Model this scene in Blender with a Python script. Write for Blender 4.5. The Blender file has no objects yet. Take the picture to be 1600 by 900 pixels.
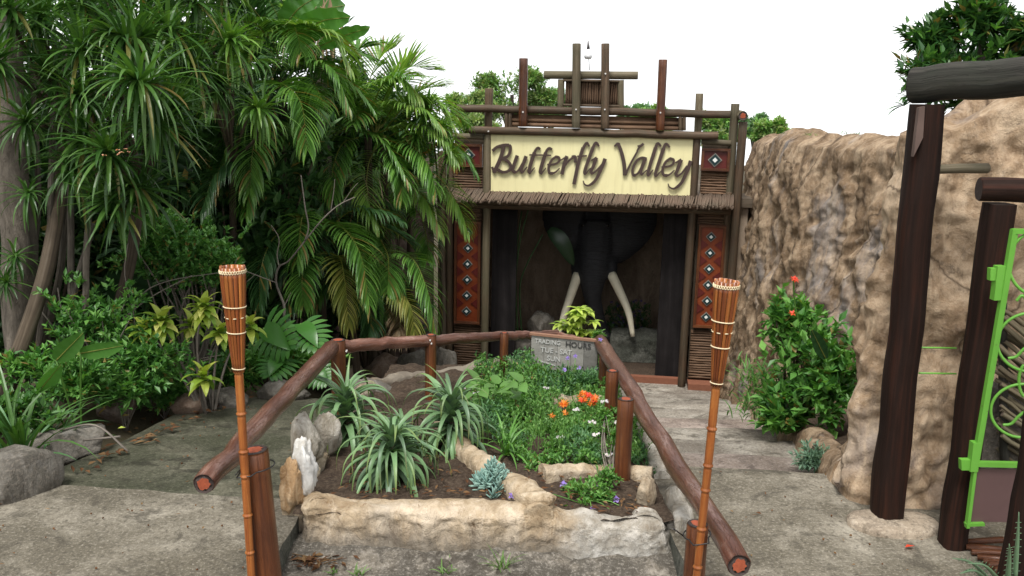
import bpy, bmesh, math, random
import numpy as np
from mathutils import Vector, Matrix, noise

random.seed(7)
R = math.radians
scene = bpy.context.scene

# ------------------------------------------------------------------ camera
FPX, PITCH, ROLL, EYE = 1370.0, R(11.95), R(1.2), 2.0
cam_data = bpy.data.cameras.new('camera'); cam = bpy.data.objects.new('camera', cam_data)
scene.collection.objects.link(cam); scene.camera = cam
cam_data.sensor_width = 36.0; cam_data.lens = FPX / 1600.0 * 36.0
cam_data.clip_start = 0.05; cam_data.clip_end = 2000
CM = Matrix.Rotation(math.pi/2 - PITCH, 3, 'X') @ Matrix.Rotation(ROLL, 3, 'Z')
cam.matrix_world = Matrix.Translation((0, 0, EYE)) @ CM.to_4x4()
cam_data.dof.use_dof = False

# ------------------------------------------------------------------ world, sun, exposure
world = bpy.data.worlds.new('World'); scene.world = world; world.use_nodes = True
wn = world.node_tree.nodes; wl = world.node_tree.links; wn.clear()
sky = wn.new('ShaderNodeTexSky'); sky.sky_type = 'NISHITA'; sky.sun_disc = False
sky.sun_elevation = R(62); sky.sun_rotation = R(200); sky.air_density = 1.0; sky.dust_density = 1.0; sky.ozone_density = 1.0
hs = wn.new('ShaderNodeHueSaturation'); hs.inputs['Saturation'].default_value = 0.08; hs.inputs['Value'].default_value = 1.0
bg = wn.new('ShaderNodeBackground'); bg.inputs['Strength'].default_value = 0.15
wo = wn.new('ShaderNodeOutputWorld')
wtc = wn.new('ShaderNodeTexCoord'); wsp = wn.new('ShaderNodeSeparateXYZ'); wmx = wn.new('ShaderNodeMath'); wmx.operation = 'MAXIMUM'; wmx.inputs[1].default_value = 0.10; wcb = wn.new('ShaderNodeCombineXYZ')
wl.new(wtc.outputs['Generated'], wsp.inputs[0]); wl.new(wsp.outputs[2], wmx.inputs[0]); wl.new(wsp.outputs[0], wcb.inputs[0]); wl.new(wsp.outputs[1], wcb.inputs[1]); wl.new(wmx.outputs[0], wcb.inputs[2]); wl.new(wcb.outputs[0], sky.inputs[0])
wl.new(sky.outputs[0], hs.inputs['Color']); wl.new(hs.outputs[0], bg.inputs[0]); wl.new(bg.outputs[0], wo.inputs[0])
sun_d = bpy.data.lights.new('sun', 'SUN'); sun_d.energy = 2.3; sun_d.angle = R(20); sun_d.color = (1.0, 0.97, 0.92)
sun = bpy.data.objects.new('sun', sun_d); scene.collection.objects.link(sun)
sun.rotation_euler = (R(28), 0, R(-20))
scene.view_settings.view_transform = 'Standard'; scene.view_settings.look = 'None'
scene.view_settings.gamma = 1.0; scene.view_settings.exposure = 0.8

# ------------------------------------------------------------------ pixel helpers (1600x900 photo pixel -> point at a real depth)
CO = Vector((0, 0, EYE))
def ray(px, py): return CM @ Vector(((px-800)/FPX, -(py-450)/FPX, -1.0))
def P(px, py, Y):
    d = ray(px, py); return CO + d*(Y/d.y)
def G(px, py, z):
    d = ray(px, py); return CO + d*((z-EYE)/d.z)

# ------------------------------------------------------------------ object helpers
COL = scene.collection
ORG = {}
def tag(o, label=None, cat=None, group=None, kind=None):
    if label: o['label'] = label
    if cat: o['category'] = cat
    if group: o['group'] = group
    if kind: o['kind'] = kind
    return o
def thing(name, label, cat, loc=(0, 0, 0), rz=0.0, group=None):
    o = bpy.data.objects.new(name, None); COL.objects.link(o); o.empty_display_size = 0.1
    o.location = loc; o.rotation_euler = (0, 0, rz); ORG[o.name] = Vector(loc)
    return tag(o, label, cat, group)
def link(name, me, parent=None, loc=(0, 0, 0), rot=(0, 0, 0), sc=1.0):
    o = bpy.data.objects.new(name, me); COL.objects.link(o)
    o.location = loc; o.rotation_euler = rot
    o.scale = (sc, sc, sc) if not hasattr(sc, '__len__') else sc
    if parent is not None: o.parent = parent
    ORG[o.name] = ORG.get(parent.name, Vector((0, 0, 0))) if parent is not None else Vector((0, 0, 0))
    return o

class MB:
    def __init__(s): s.v = []; s.f = []; s.m = []; s.uv = []
    def add(s, vs, fs, m=0, uvs=None):
        b = len(s.v); s.v += [tuple(x) for x in vs]
        for i, f in enumerate(fs):
            s.f.append(tuple(b+k for k in f)); s.m.append(m)
            s.uv.append(uvs[i] if uvs else [(0.0, 0.0)]*len(f))
    def box(s, c, h, rot=None, m=0):
        c = Vector(c); vs = []
        for x in (-1, 1):
            for y in (-1, 1):
                for z in (-1, 1):
                    p = Vector((x*h[0], y*h[1], z*h[2]))
                    if rot is not None: p = rot @ p
                    vs.append(c+p)
        fs = [(0,1,3,2),(4,6,7,5),(0,4,5,1),(2,3,7,6),(0,2,6,4),(1,5,7,3)]
        L = max(h)*2
        s.add(vs, fs, m, [[(0,0),(0,L),(.1,L),(.1,0)]]*6)
    def tube(s, pts, rad, n=10, m=0, mcap=None, mcore=None, wob=0.0, seed=0, caps=True, flat=1.0, ridge=0.0):
        pts = [Vector(p) for p in pts]; K = len(pts)
        if not hasattr(rad, '__len__'): rad = [rad]*K
        if mcap is None: mcap = m
        t0 = (pts[1]-pts[0]).normalized()
        a = Vector((0, 0, 1)) if abs(t0.z) < .9 else Vector((1, 0, 0))
        sd = t0.cross(a).normalized()
        b0 = len(s.v); L = 0.0; Ls = []; frames = []
        for i, p in enumerate(pts):
            if i: L += (p-pts[i-1]).length
            Ls.append(L)
            t = (pts[min(i+1, K-1)]-pts[max(i-1, 0)]).normalized()
            sd = (sd - t*sd.dot(t)).normalized(); up = sd.cross(t)
            frames.append((sd.copy(), up.copy(), t))
            for k in range(n):
                an = 2*math.pi*k/n
                d = sd*math.cos(an) + up*math.sin(an)*flat
                r = rad[i]
                if wob: r *= 1 + wob*noise.noise(Vector((math.cos(an)*1.3+seed*7.1, math.sin(an)*1.3, L*2.2+seed))) + wob*.5*noise.noise(Vector((math.cos(an)*3+seed, math.sin(an)*3, L*9)))
                s.v.append(tuple(p + d*r))
        for i in range(K-1):
            for k in range(n):
                q = (k+1) % n
                s.f.append((b0+i*n+k, b0+i*n+q, b0+(i+1)*n+q, b0+(i+1)*n+k)); s.m.append(m)
                u0, u1 = k/n, (k+1)/n
                s.uv.append([(u0, Ls[i]), (u1, Ls[i]), (u1, Ls[i+1]), (u0, Ls[i+1])])
        if caps:
            for end in (0, K-1):
                base = b0+end*n; t = frames[end][2]*(1 if end else -1)
                if mcore is not None:
                    c = pts[end] + t*rad[end]*.03; b1 = len(s.v)
                    for k in range(n):
                        s.v.append(tuple(c + (Vector(s.v[base+k])-pts[end])*(.62+.1*random.uniform(-1, 1))))
                    for k in range(n):
                        q = (k+1) % n
                        f = (base+k, b1+k, b1+q, base+q) if end else (base+q, b1+q, b1+k, base+k)
                        s.f.append(f); s.m.append(mcap); s.uv.append([(0, 0)]*4)
                    f = tuple(b1+k for k in range(n)); f = f if end else f[::-1]
                    s.f.append(f); s.m.append(mcore); s.uv.append([(0, 0)]*n)
                else:
                    f = tuple(base+k for k in range(n)); f = f if end else f[::-1]
                    s.f.append(f); s.m.append(mcap); s.uv.append([(0, 0)]*n)
    def mesh(s, name, mats, smooth=False, org=None):
        me = bpy.data.meshes.new(name)
        v = s.v
        if org is not None and org.length > 0: v = [(a[0]-org.x, a[1]-org.y, a[2]-org.z) for a in v]
        me.from_pydata(v, [], s.f)
        if not isinstance(mats, (list, tuple)): mats = [mats]
        for m in mats: me.materials.append(M[m] if isinstance(m, str) else m)
        if len(mats) > 1: me.polygons.foreach_set('material_index', s.m)
        uvl = me.uv_layers.new(name='UVMap')
        flat = [c for f in s.uv for p in f for c in p]
        uvl.data.foreach_set('uv', flat)
        if smooth:
            me.polygons.foreach_set('use_smooth', [len(f) <= 4 for f in s.f])
        me.update(); return me
    def build(s, name, mats, parent=None, smooth=False, local=False):
        org = None
        if parent is not None and not local: org = ORG.get(parent.name)
        return link(name, s.mesh(name, mats, smooth, org), parent)

def lerp(a, b, t): return a + (b-a)*t
def sstep(a, b, x):
    t = min(1, max(0, (x-a)/(b-a))); return t*t*(3-2*t)
def spline(ps, n):
    ps = [Vector(p) for p in ps]
    if len(ps) == 2: return [ps[0].lerp(ps[1], i/n) for i in range(n+1)]
    q = [ps[0]*2-ps[1]] + ps + [ps[-1]*2-ps[-2]]; out = []; S = len(ps)-1
    for i in range(n+1):
        x = i/n*S; k = min(int(x), S-1); t = x-k
        a, b, c, d = q[k], q[k+1], q[k+2], q[k+3]
        out.append(.5*((2*b)+(c-a)*t+(2*a-5*b+4*c-d)*t*t+(3*b-a-3*c+d)*t**3))
    return out
_ls = [0]
def log(name, p0, p1, r0, r1=None, mats=('log_brown', 'log_end'), parent=None, wob=.07, n=14, bend=.0, local=False, core=False, mid=None, seg=None):
    _ls[0] += 1; sd = _ls[0]
    p0 = Vector(p0); p1 = Vector(p1); r1 = r0 if r1 is None else r1
    L = (p1-p0).length; K = seg or max(4, min(22, int(L/.12)+2))
    ctrl = [p0, p1] if mid is None else [p0, Vector(mid), p1]
    ps = spline(ctrl, K)
    if bend:
        for i in range(1, K):
            o = Vector((noise.noise(Vector((i*.5, sd*3.1, 0))), noise.noise(Vector((i*.5, sd*3.1, 5))), noise.noise(Vector((i*.5, sd*3.1, 9)))))
            ps[i] += o*bend
    rs = [lerp(r0, r1, i/K) for i in range(K+1)]
    # softened ends
    d0 = (ps[1]-ps[0]).normalized(); d1 = (ps[-1]-ps[-2]).normalized()
    e = min(r0*.12, L*.1)
    ps = [ps[0], ps[0]+d0*e] + ps[1:-1] + [ps[-1]-d1*e, ps[-1]]
    rs = [rs[0]*.93, rs[0]] + rs[1:-1] + [rs[-1], rs[-1]*.93]
    mb = MB(); mb.tube(ps, rs, n, 0, 1, 2 if core else None, wob, sd)
    return mb.build(name, list(mats), parent, True, local)

# ------------------------------------------------------------------ materials
M = {}
class NT:
    def __init__(s, name):
        s.mat = bpy.data.materials.new(name); s.mat.use_nodes = True; M[name] = s.mat
        s.n = s.mat.node_tree.nodes; s.l = s.mat.node_tree.links
        s.b = s.n['Principled BSDF']; s.out = s.n['Material Output']
        s.tc = s.n.new('ShaderNodeTexCoord')
    def coord(s, kind, scale=(1, 1, 1)):
        mp = s.n.new('ShaderNodeMapping'); mp.inputs['Scale'].default_value = scale
        if kind == 'World':
            g = s.n.new('ShaderNodeNewGeometry'); s.l.new(g.outputs['Position'], mp.inputs[0])
        else: s.l.new(s.tc.outputs[kind], mp.inputs[0])
        return mp.outputs[0]
    def noise(s, vec, scale, detail=4, rough=.55, dist=0.0):
        t = s.n.new('ShaderNodeTexNoise'); t.inputs['Scale'].default_value = scale; t.inputs['Detail'].default_value = detail
        t.inputs['Roughness'].default_value = rough; t.inputs['Distortion'].default_value = dist
        s.l.new(vec, t.inputs['Vector']); return t.outputs['Fac']
    def voro(s, vec, scale, feature='F1'):
        t = s.n.new('ShaderNodeTexVoronoi'); t.inputs['Scale'].default_value = scale; t.feature = feature
        s.l.new(vec, t.inputs['Vector']); return t.outputs['Distance']
    def ramp(s, fac, stops):
        r = s.n.new('ShaderNodeValToRGB'); e = r.color_ramp.elements
        while len(e) < len(stops): e.new(.5)
        for i, (p, c) in enumerate(stops):
            e[i].position = p; e[i].color = (*c, 1) if len(c) == 3 else c
        s.l.new(fac, r.inputs[0]); return r.outputs[0]
    def mix(s, fac, a, b, mode='MIX'):
        x = s.n.new('ShaderNodeMix'); x.data_type = 'RGBA'; x.blend_type = mode
        for v, i in ((fac, 0), (a, 6), (b, 7)):
            if isinstance(v, (int, float)): x.inputs[i].default_value = v
            elif isinstance(v, tuple): x.inputs[i].default_value = (*v, 1)
            else: s.l.new(v, x.inputs[i])
        return x.outputs[2]
    def math(s, op, a, b=0.5):
        x = s.n.new('ShaderNodeMath'); x.operation = op
        for v, i in ((a, 0), (b, 1)):
            if isinstance(v, (int, float)): x.inputs[i].default_value = v
            else: s.l.new(v, x.inputs[i])
        return x.outputs[0]
    def bump(s, h, strength=.4, dist=.01, prev=None):
        b = s.n.new('ShaderNodeBump'); b.inputs['Strength'].default_value = strength; b.inputs['Distance'].default_value = dist
        s.l.new(h, b.inputs['Height'])
        if prev is not None: s.l.new(prev, b.inputs['Normal'])
        s.l.new(b.outputs[0], s.b.inputs['Normal']); return b.outputs[0]
    def col(s, c):
        if isinstance(c, tuple): s.b.inputs['Base Color'].default_value = (*c, 1)
        else: s.l.new(c, s.b.inputs['Base Color'])
    def rough(s, v, spec=None):
        if isinstance(v, (int, float)): s.b.inputs['Roughness'].default_value = v
        else: s.l.new(v, s.b.inputs['Roughness'])
        if spec is not None: s.b.inputs['Specular IOR Level'].default_value = spec

def wood(name, dark, mid, light, rough=.6, gloss=None, grain=(14, 1.2), bump=.35, patch=None):
    t = NT(name); uv = t.coord('UV', (grain[0], grain[1], 1)); w = t.coord('World')
    info = t.n.new('ShaderNodeObjectInfo')
    add = t.n.new('ShaderNodeVectorMath'); t.l.new(uv, add.inputs[0])
    cmb = t.n.new('ShaderNodeCombineXYZ'); t.l.new(t.math('MULTIPLY', info.outputs['Random'], 37.0), cmb.inputs[0]); t.l.new(cmb.outputs[0], cmb.inputs[0]) if False else None
    t.l.new(cmb.outputs[0], add.inputs[1]); uv = add.outputs[0]
    g = t.noise(uv, 1.0, 6, .65, .6); blot = t.noise(w, 5.0, 4, .6)
    c = t.ramp(g, [(.28, dark), (.5, mid), (.72, light)])
    c2 = t.mix(t.ramp(blot, [(.35, (0, 0, 0)), (.7, (1, 1, 1))]), c, t.mix(.55, c, patch or dark))
    hv = t.n.new('ShaderNodeHueSaturation'); t.l.new(c2, hv.inputs['Color'])
    t.l.new(t.math('MULTIPLY_ADD', info.outputs['Random'], .5), hv.inputs['Value'])
    hv.inputs['Value'].links[0].from_node.inputs[2].default_value = .75
    t.col(hv.outputs[0])
    t.rough(t.ramp(g, [(.3, (rough+.12,)*3), (.7, (rough-.08,)*3)]), .15 if 'timber' in name or 'door' in name else .35 if rough > .5 else .5)
    crack = t.ramp(t.noise(uv, 2.6, 3, .5, 1.2), [(.47, (1, 1, 1)), (.495, (0, 0, 0)), (.505, (0, 0, 0)), (.53, (1, 1, 1))])
    hgt = t.mix(.35, g, crack)
    t.bump(hgt, bump, .008)
    return t
wood('log_brown', (.03, .018, .010), (.085, .05, .028), (.15, .095, .058), .65, patch=(.07, .065, .04))
wood('log_grey', (.05, .036, .02), (.11, .085, .05), (.19, .155, .105), .7, patch=(.085, .085, .05))
wood('log_red', (.035, .010, .004), (.11, .034, .011), (.20, .075, .026), .34, bump=.5, patch=(.04, .014, .007))
wood('log_rail', (.05, .018, .011), (.14, .058, .036), (.31, .19, .15), .3, grain=(7, 2.6), bump=.7, patch=(.07, .026, .017))
wood('log_dark', (.012, .010, .008), (.035, .031, .026), (.07, .064, .05), .8, bump=.9, patch=(.025, .032, .02))
wood('timber_dark', (.006, .003, .002), (.018, .008, .005), (.055, .018, .010), .72, patch=(.022, .012, .009))
wood('timber_worn', (.05, .03, .025), (.13, .085, .07), (.24, .18, .155), .6)
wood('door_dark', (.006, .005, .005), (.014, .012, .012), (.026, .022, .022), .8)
wood('bamboo', (.17, .042, .010), (.33, .105, .024), (.46, .19, .05), .3, grain=(5, 3), bump=.15, patch=(.16, .045, .012))
wood('bamboo_dark', (.09, .022, .008), (.20, .055, .014), (.30, .10, .03), .3, grain=(5, 3), bump=.15)
wood('reed', (.05, .028, .016), (.135, .078, .045), (.24, .15, .09), .75)
wood('thatch_reed', (.07, .045, .032), (.17, .115, .08), (.28, .20, .15), .85, patch=(.12, .105, .075))
wood('bark_pale', (.04, .034, .026), (.10, .084, .066), (.18, .155, .125), .9, grain=(10, 4), bump=.9)
wood('twig', (.07, .06, .05), (.17, .145, .12), (.30, .27, .23), .9)
wood('stem_brown', (.03, .022, .015), (.08, .06, .04), (.14, .11, .08), .9)
wood('board_grey', (.14, .135, .12), (.24, .23, .21), (.34, .33, .31), .85, grain=(16, 1.5))
for nm, c in (('log_end', (.10, .075, .055)), ('end_dark', (.035, .022, .018)), ('end_red', (.26, .055, .02))):
    t = NT(nm); w = t.coord('World'); v = t.noise(w, 70, 3)
    t.col(t.mix(v, tuple(x*.55 for x in c), tuple(x*1.5 for x in c))); t.rough(.8); t.bump(v, .5, .004)

def plain(name, c, rough=.5, spec=None, var=.25, scale=25, bump=0):
    t = NT(name); w = t.coord('World'); v = t.noise(w, scale, 4)
    t.col(t.mix(v, tuple(x*(1-var) for x in c), tuple(min(1, x*(1+var)) for x in c))); t.rough(rough, spec)
    if bump: t.bump(v, bump, .003)
    return t
t = NT('sign_cream'); w = t.coord('World'); n1 = t.noise(t.coord('World', (9, 9, .8)), 1.5, 5, .65); n2 = t.noise(w, 3, 4)
t.col(t.mix(t.ramp(n1, [(.5, (0, 0, 0)), (.75, (.45,)*3)]), t.mix(n2, (.70, .64, .34), (.82, .76, .44)), (.50, .44, .22))); t.rough(.55); t.bump(n2, .1, .01)
plain('letter_brown', (.05, .028, .022), .6)
plain('terracotta', (.20, .075, .04), .8, bump=.2)
plain('tile_orange', (.17, .032, .007), .45, var=.5, scale=9)
plain('tile_red', (.09, .010, .007), .45, var=.35, scale=12)
plain('tile_teal', (.012, .035, .038), .3)
plain('tile_grey', (.22, .2, .17), .5)
plain('tile_white', (.75, .78, .75), .3, var=.05)
plain('cane_wrap', (.66, .56, .36), .6, var=.2, scale=120)
plain('wire_black', (.012, .011, .011), .5)
t = NT('gate_green'); w = t.coord('World'); n1 = t.noise(w, 22, 6, .75); n2 = t.noise(w, 5, 4)
t.col(t.mix(t.ramp(n1, [(.64, (0, 0, 0)), (.70, (1, 1, 1))]), t.mix(n2, (.10, .32, .035), (.16, .42, .055)), (.10, .06, .03))); t.rough(.42); t.bump(n1, .3, .002)
plain('panel_mauve', (.115, .065, .062), .5, var=.1)
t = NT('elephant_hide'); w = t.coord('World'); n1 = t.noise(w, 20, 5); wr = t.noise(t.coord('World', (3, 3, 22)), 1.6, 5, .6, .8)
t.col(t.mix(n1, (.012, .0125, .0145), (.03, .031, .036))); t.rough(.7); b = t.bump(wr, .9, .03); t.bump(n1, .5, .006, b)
plain('ivory', (.78, .72, .55), .55, var=.2, scale=12)
plain('elephant_eye', (.01, .006, .004), .1)
plain('lamp_white', (.72, .73, .74), .35, var=.05)
plain('lamp_metal', (.12, .11, .11), .5)
plain('paint_white', (.42, .42, .40), .8, var=.35, scale=60)
plain('paint_black', (.035, .033, .032), .8, var=.4, scale=60)
plain('bolt', (.6, .58, .55), .4)
plain('silver_frame', (.25, .13, .08), .7)

_last = [None]
def rockmat(name, cols, scale=1.0, grey=(.30, .30, .31), dark=(.10, .075, .055), greyamt=.5, bump=.7, low=None, crack=False):
    t = NT(name); w = t.coord('World')
    ws = t.coord('World', (1, 1, .55))
    n1 = t.noise(ws, 3.2*scale, 6, .65, .5); n2 = t.noise(ws, 1.3*scale, 5, .6, .3); n3 = t.noise(w, 28*scale, 5, .65); n4 = t.noise(ws, 7*scale, 6, .7, .8)
    c = t.ramp(n1, [(.3, cols[0]), (.5, cols[1]), (.68, cols[2])])
    c = t.mix(t.ramp(n2, [(.56, (0, 0, 0)), (.70, (greyamt,)*3)]), c, grey)
    c = t.mix(t.ramp(n4, [(.30, (.85,)*3), (.42, (0, 0, 0))]), c, dark)
    n5 = t.noise(t.coord('World', (1, 1, .22)), 6*scale, 5, .65, .6); c = t.mix(t.ramp(n5, [(.5, (0, 0, 0)), (.68, (.55,)*3)]), c, tuple(min(1, x*1.25) for x in cols[2]))
    c = t.mix(t.math('MULTIPLY', t.math('SUBTRACT', n3, .5), .9), c, (.5, .42, .33))
    if crack:
     ckv = t.n.new('ShaderNodeVectorMath'); ckv.operation = 'MULTIPLY_ADD'; nv = t.n.new('ShaderNodeTexNoise'); nv.inputs['Scale'].default_value = 2.2*scale; nv.inputs['Detail'].default_value = 5; t.l.new(w, nv.inputs['Vector']); t.l.new(nv.outputs['Color'], ckv.inputs[0]); ckv.inputs[1].default_value = (.5/scale,)*3; t.l.new(t.coord('World', (1, 1, .45)), ckv.inputs[2])
     ck = t.voro(ckv.outputs[0], .6*scale, 'DISTANCE_TO_EDGE'); c = t.mix(t.ramp(ck, [(.0, (.8,)*3), (.010, (0, 0, 0))]), c, tuple(x*.4 for x in cols[0]))
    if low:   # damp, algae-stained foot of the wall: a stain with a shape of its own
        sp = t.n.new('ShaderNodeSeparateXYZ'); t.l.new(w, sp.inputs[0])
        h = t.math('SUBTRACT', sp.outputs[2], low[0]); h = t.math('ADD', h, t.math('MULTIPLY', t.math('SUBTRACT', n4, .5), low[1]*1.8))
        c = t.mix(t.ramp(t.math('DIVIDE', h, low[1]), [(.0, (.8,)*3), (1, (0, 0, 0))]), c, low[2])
    t.col(c); t.rough(.92, .25)
    b = t.bump(n4, bump*.7, .03); b2 = t.bump(n3, bump, .008, b); _last[0] = t; return t
rockmat('wall_rock', [(.08, .049, .028), (.205, .138, .082), (.41, .305, .205)], 1.5, grey=(.36, .36, .37), bump=1.0, crack=True)
rockmat('wall_rock_near', [(.12, .073, .043), (.28, .195, .12), (.49, .375, .26)], 1.4, grey=(.40, .39, .39), greyamt=.45, bump=1.0, crack=True)
rockmat('wall_rock_left', [(.07, .048, .04), (.12, .085, .07), (.19, .145, .12)], 1.0, grey=(.17, .165, .16))
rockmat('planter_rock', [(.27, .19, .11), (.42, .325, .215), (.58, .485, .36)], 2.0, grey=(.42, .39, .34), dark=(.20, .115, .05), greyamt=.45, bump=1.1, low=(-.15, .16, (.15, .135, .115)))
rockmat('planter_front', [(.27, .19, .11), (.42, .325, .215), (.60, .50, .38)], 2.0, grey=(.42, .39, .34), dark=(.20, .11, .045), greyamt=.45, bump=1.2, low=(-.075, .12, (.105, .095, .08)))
def pale_end(t):
    w = t.coord('World'); sp = t.n.new('ShaderNodeSeparateXYZ'); t.l.new(w, sp.inputs[0]); src = t.b.inputs['Base Color'].links[0].from_socket
    f = t.math('ADD', sp.outputs[0], t.math('MULTIPLY', t.math('SUBTRACT', t.noise(w, 9, 5), .5), .25))
    t.col(t.mix(t.ramp(f, [(.22, (0, 0, 0)), (.36, (.75,)*3)]), src, t.ramp(t.noise(w, 14, 5, .7), [(.3, (.17, .15, .12)), (.5, (.34, .325, .29)), (.68, (.58, .56, .52))])))
pale_end(_last[0])
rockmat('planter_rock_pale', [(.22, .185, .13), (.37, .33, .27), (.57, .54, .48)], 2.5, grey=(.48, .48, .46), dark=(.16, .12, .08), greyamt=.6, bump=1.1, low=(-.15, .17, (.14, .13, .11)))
rockmat('stone_white', [(.34, .32, .28), (.52, .51, .48), (.70, .70, .68)], 2.5, grey=(.42, .42, .42), dark=(.33, .29, .23), greyamt=.5, bump=.4)
rockmat('stone_orange', [(.24, .14, .06), (.36, .23, .12), (.48, .36, .23)], 3.0, grey=(.34, .32, .28), dark=(.16, .08, .03))
rockmat('stone_grey', [(0.061, 0.054, 0.045), (0.115, 0.104, 0.086), (0.187, 0.173, 0.151)], 2.2, grey=(.24, .24, .235), dark=(.05, .048, .038), bump=1.0)
rockmat('stone_brown', [(0.094, 0.061, 0.043), (0.158, 0.108, 0.079), (0.223, 0.173, 0.137)], 2.2, grey=(.22, .21, .2), dark=(.08, .06, .045), bump=.8)
rockmat('stone_tan', [(.20, .145, .09), (.31, .24, .16), (.42, .35, .26)], 2.6, grey=(.25, .245, .22), dark=(.11, .09, .06), bump=.8)
rockmat('room_wall', [(.16, .115, .078), (.23, .17, .12), (.29, .225, .165)], 1.2, grey=(.14, .13, .115), greyamt=.3, bump=.4)

def concrete(name, cols, stain, wet, scale=1.0, streak=None, low=.42):
    t = NT(name); w = t.coord('World')
    n1 = t.noise(w, 1.6*scale, 6, .65, .3); n2 = t.noise(w, 70, 4, .7); n3 = t.noise(w, 7*scale, 6, .7, .4); v = t.voro(w, 120)
    c = t.ramp(n3, [(.28, cols[0]), (.5, cols[1]), (.72, cols[2])])
    c = t.mix(t.ramp(n1, [(low, (.85,)*3), (low+.16, (0, 0, 0))]), c, stain)
    if streak:
        n5 = t.noise(t.coord('World', (1.2, 3.6, 1)), 1.8, 7, .7, .8); c = t.mix(t.ramp(n5, [(.50, (0, 0, 0)), (.72, (.4,)*3)]), c, streak)
    c = t.mix(t.ramp(n2, [(.5, (0, 0, 0)), (.75, (.55,)*3)]), c, tuple(x*1.5 for x in cols[2]))
    n6 = t.noise(w, 34, 6, .8); c = t.mix(t.ramp(n6, [(.34, (.8,)*3), (.50, (0, 0, 0))]), c, tuple(x*.35 for x in cols[0]))
    n7 = t.noise(w, 4.5*scale, 8, .78, .6); c = t.mix(t.ramp(n7, [(.36, (.8,)*3), (.47, (0, 0, 0))]), c, tuple(x*.45 for x in cols[0]))
    ck = t.voro(t.coord('World', (.55, .8, .55)), 1.0, 'DISTANCE_TO_EDGE'); ckn = t.math('ADD', ck, t.math('MULTIPLY', t.math('SUBTRACT', n3, .5), .16)); c = t.mix(t.ramp(ckn, [(.0, (.6,)*3), (.012, (0, 0, 0))]), c, tuple(x*.35 for x in cols[0]))
    c = t.mix(t.ramp(v, [(.0, (.25,)*3), (.25, (0, 0, 0))]), c, tuple(x*.4 for x in cols[0]))
    oi = t.n.new('ShaderNodeObjectInfo'); hv = t.n.new('ShaderNodeHueSaturation'); t.l.new(c, hv.inputs['Color']); vv = t.math('MULTIPLY_ADD', oi.outputs['Random'], .34); vv.node.inputs[2].default_value = .83; t.l.new(vv, hv.inputs['Value']); c = hv.outputs[0]
    t.col(c); t.rough(t.ramp(n1, [(.4, (wet,)*3), (.6, (.9,)*3)]), .3)
    b = t.bump(n3, .25, .02); b = t.bump(n6, .7, .008, b); t.bump(n2, .7, .006, b)
concrete('concrete_slab', [(.135, .117, .088), (.23, .205, .160), (.325, .295, .24)], (.095, .082, .058), .75, low=.46)
concrete('concrete_mossy', [(.062, .058, .038), (.112, .105, .072), (.19, .18, .135)], (.042, .045, .026), .6, low=.45)
concrete('concrete_step', [(.19, .165, .13), (.29, .26, .215), (.40, .37, .32)], (.15, .125, .10), .75, streak=(.46, .43, .38), low=.40)
concrete('concrete_step_pink', [(.20, .155, .13), (.29, .235, .20), (.38, .33, .29)], (.16, .125, .10), .75, streak=(.42, .37, .33), low=.42)
concrete('concrete_edge', [(.075, .075, .062), (.12, .12, .10), (.18, .18, .155)], (.055, .06, .045), .8, scale=3)
concrete('cement_pad', [(.27, .215, .155), (.36, .295, .22), (.45, .38, .30)], (.24, .19, .14), .85, scale=2)
concrete('dirt_strip', [(.11, .092, .07), (.20, .175, .14), (.33, .30, .26)], (.06, .054, .044), .9, scale=3, low=.47)
t = NT('soil'); w = t.coord('World'); n1 = t.noise(w, 9, 6, .7); n2 = t.noise(w, 55, 5, .75)
t.col(t.mix(t.ramp(n2, [(.45, (0, 0, 0)), (.8, (1, 1, 1))]), t.ramp(n1, [(.3, (.026, .017, .012)), (.6, (.062, .042, .029)), (.8, (.10, .07, .05))]), (.16, .12, .085)))
t.rough(.95, .2); b = t.bump(n1, .8, .03); t.bump(n2, 1.0, .012, b)
t = NT('ground'); w = t.coord('World'); n1 = t.noise(w, 1.5, 6, .65); n2 = t.noise(w, 30, 5, .7)
t.col(t.mix(n2, t.ramp(n1, [(.35, (.03, .028, .016)), (.6, (.06, .055, .028)), (.8, (.05, .07, .022))]), (.09, .07, .045)))
t.rough(.95, .2); b = t.bump(n1, .6, .08); t.bump(n2, .8, .02, b)

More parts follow.
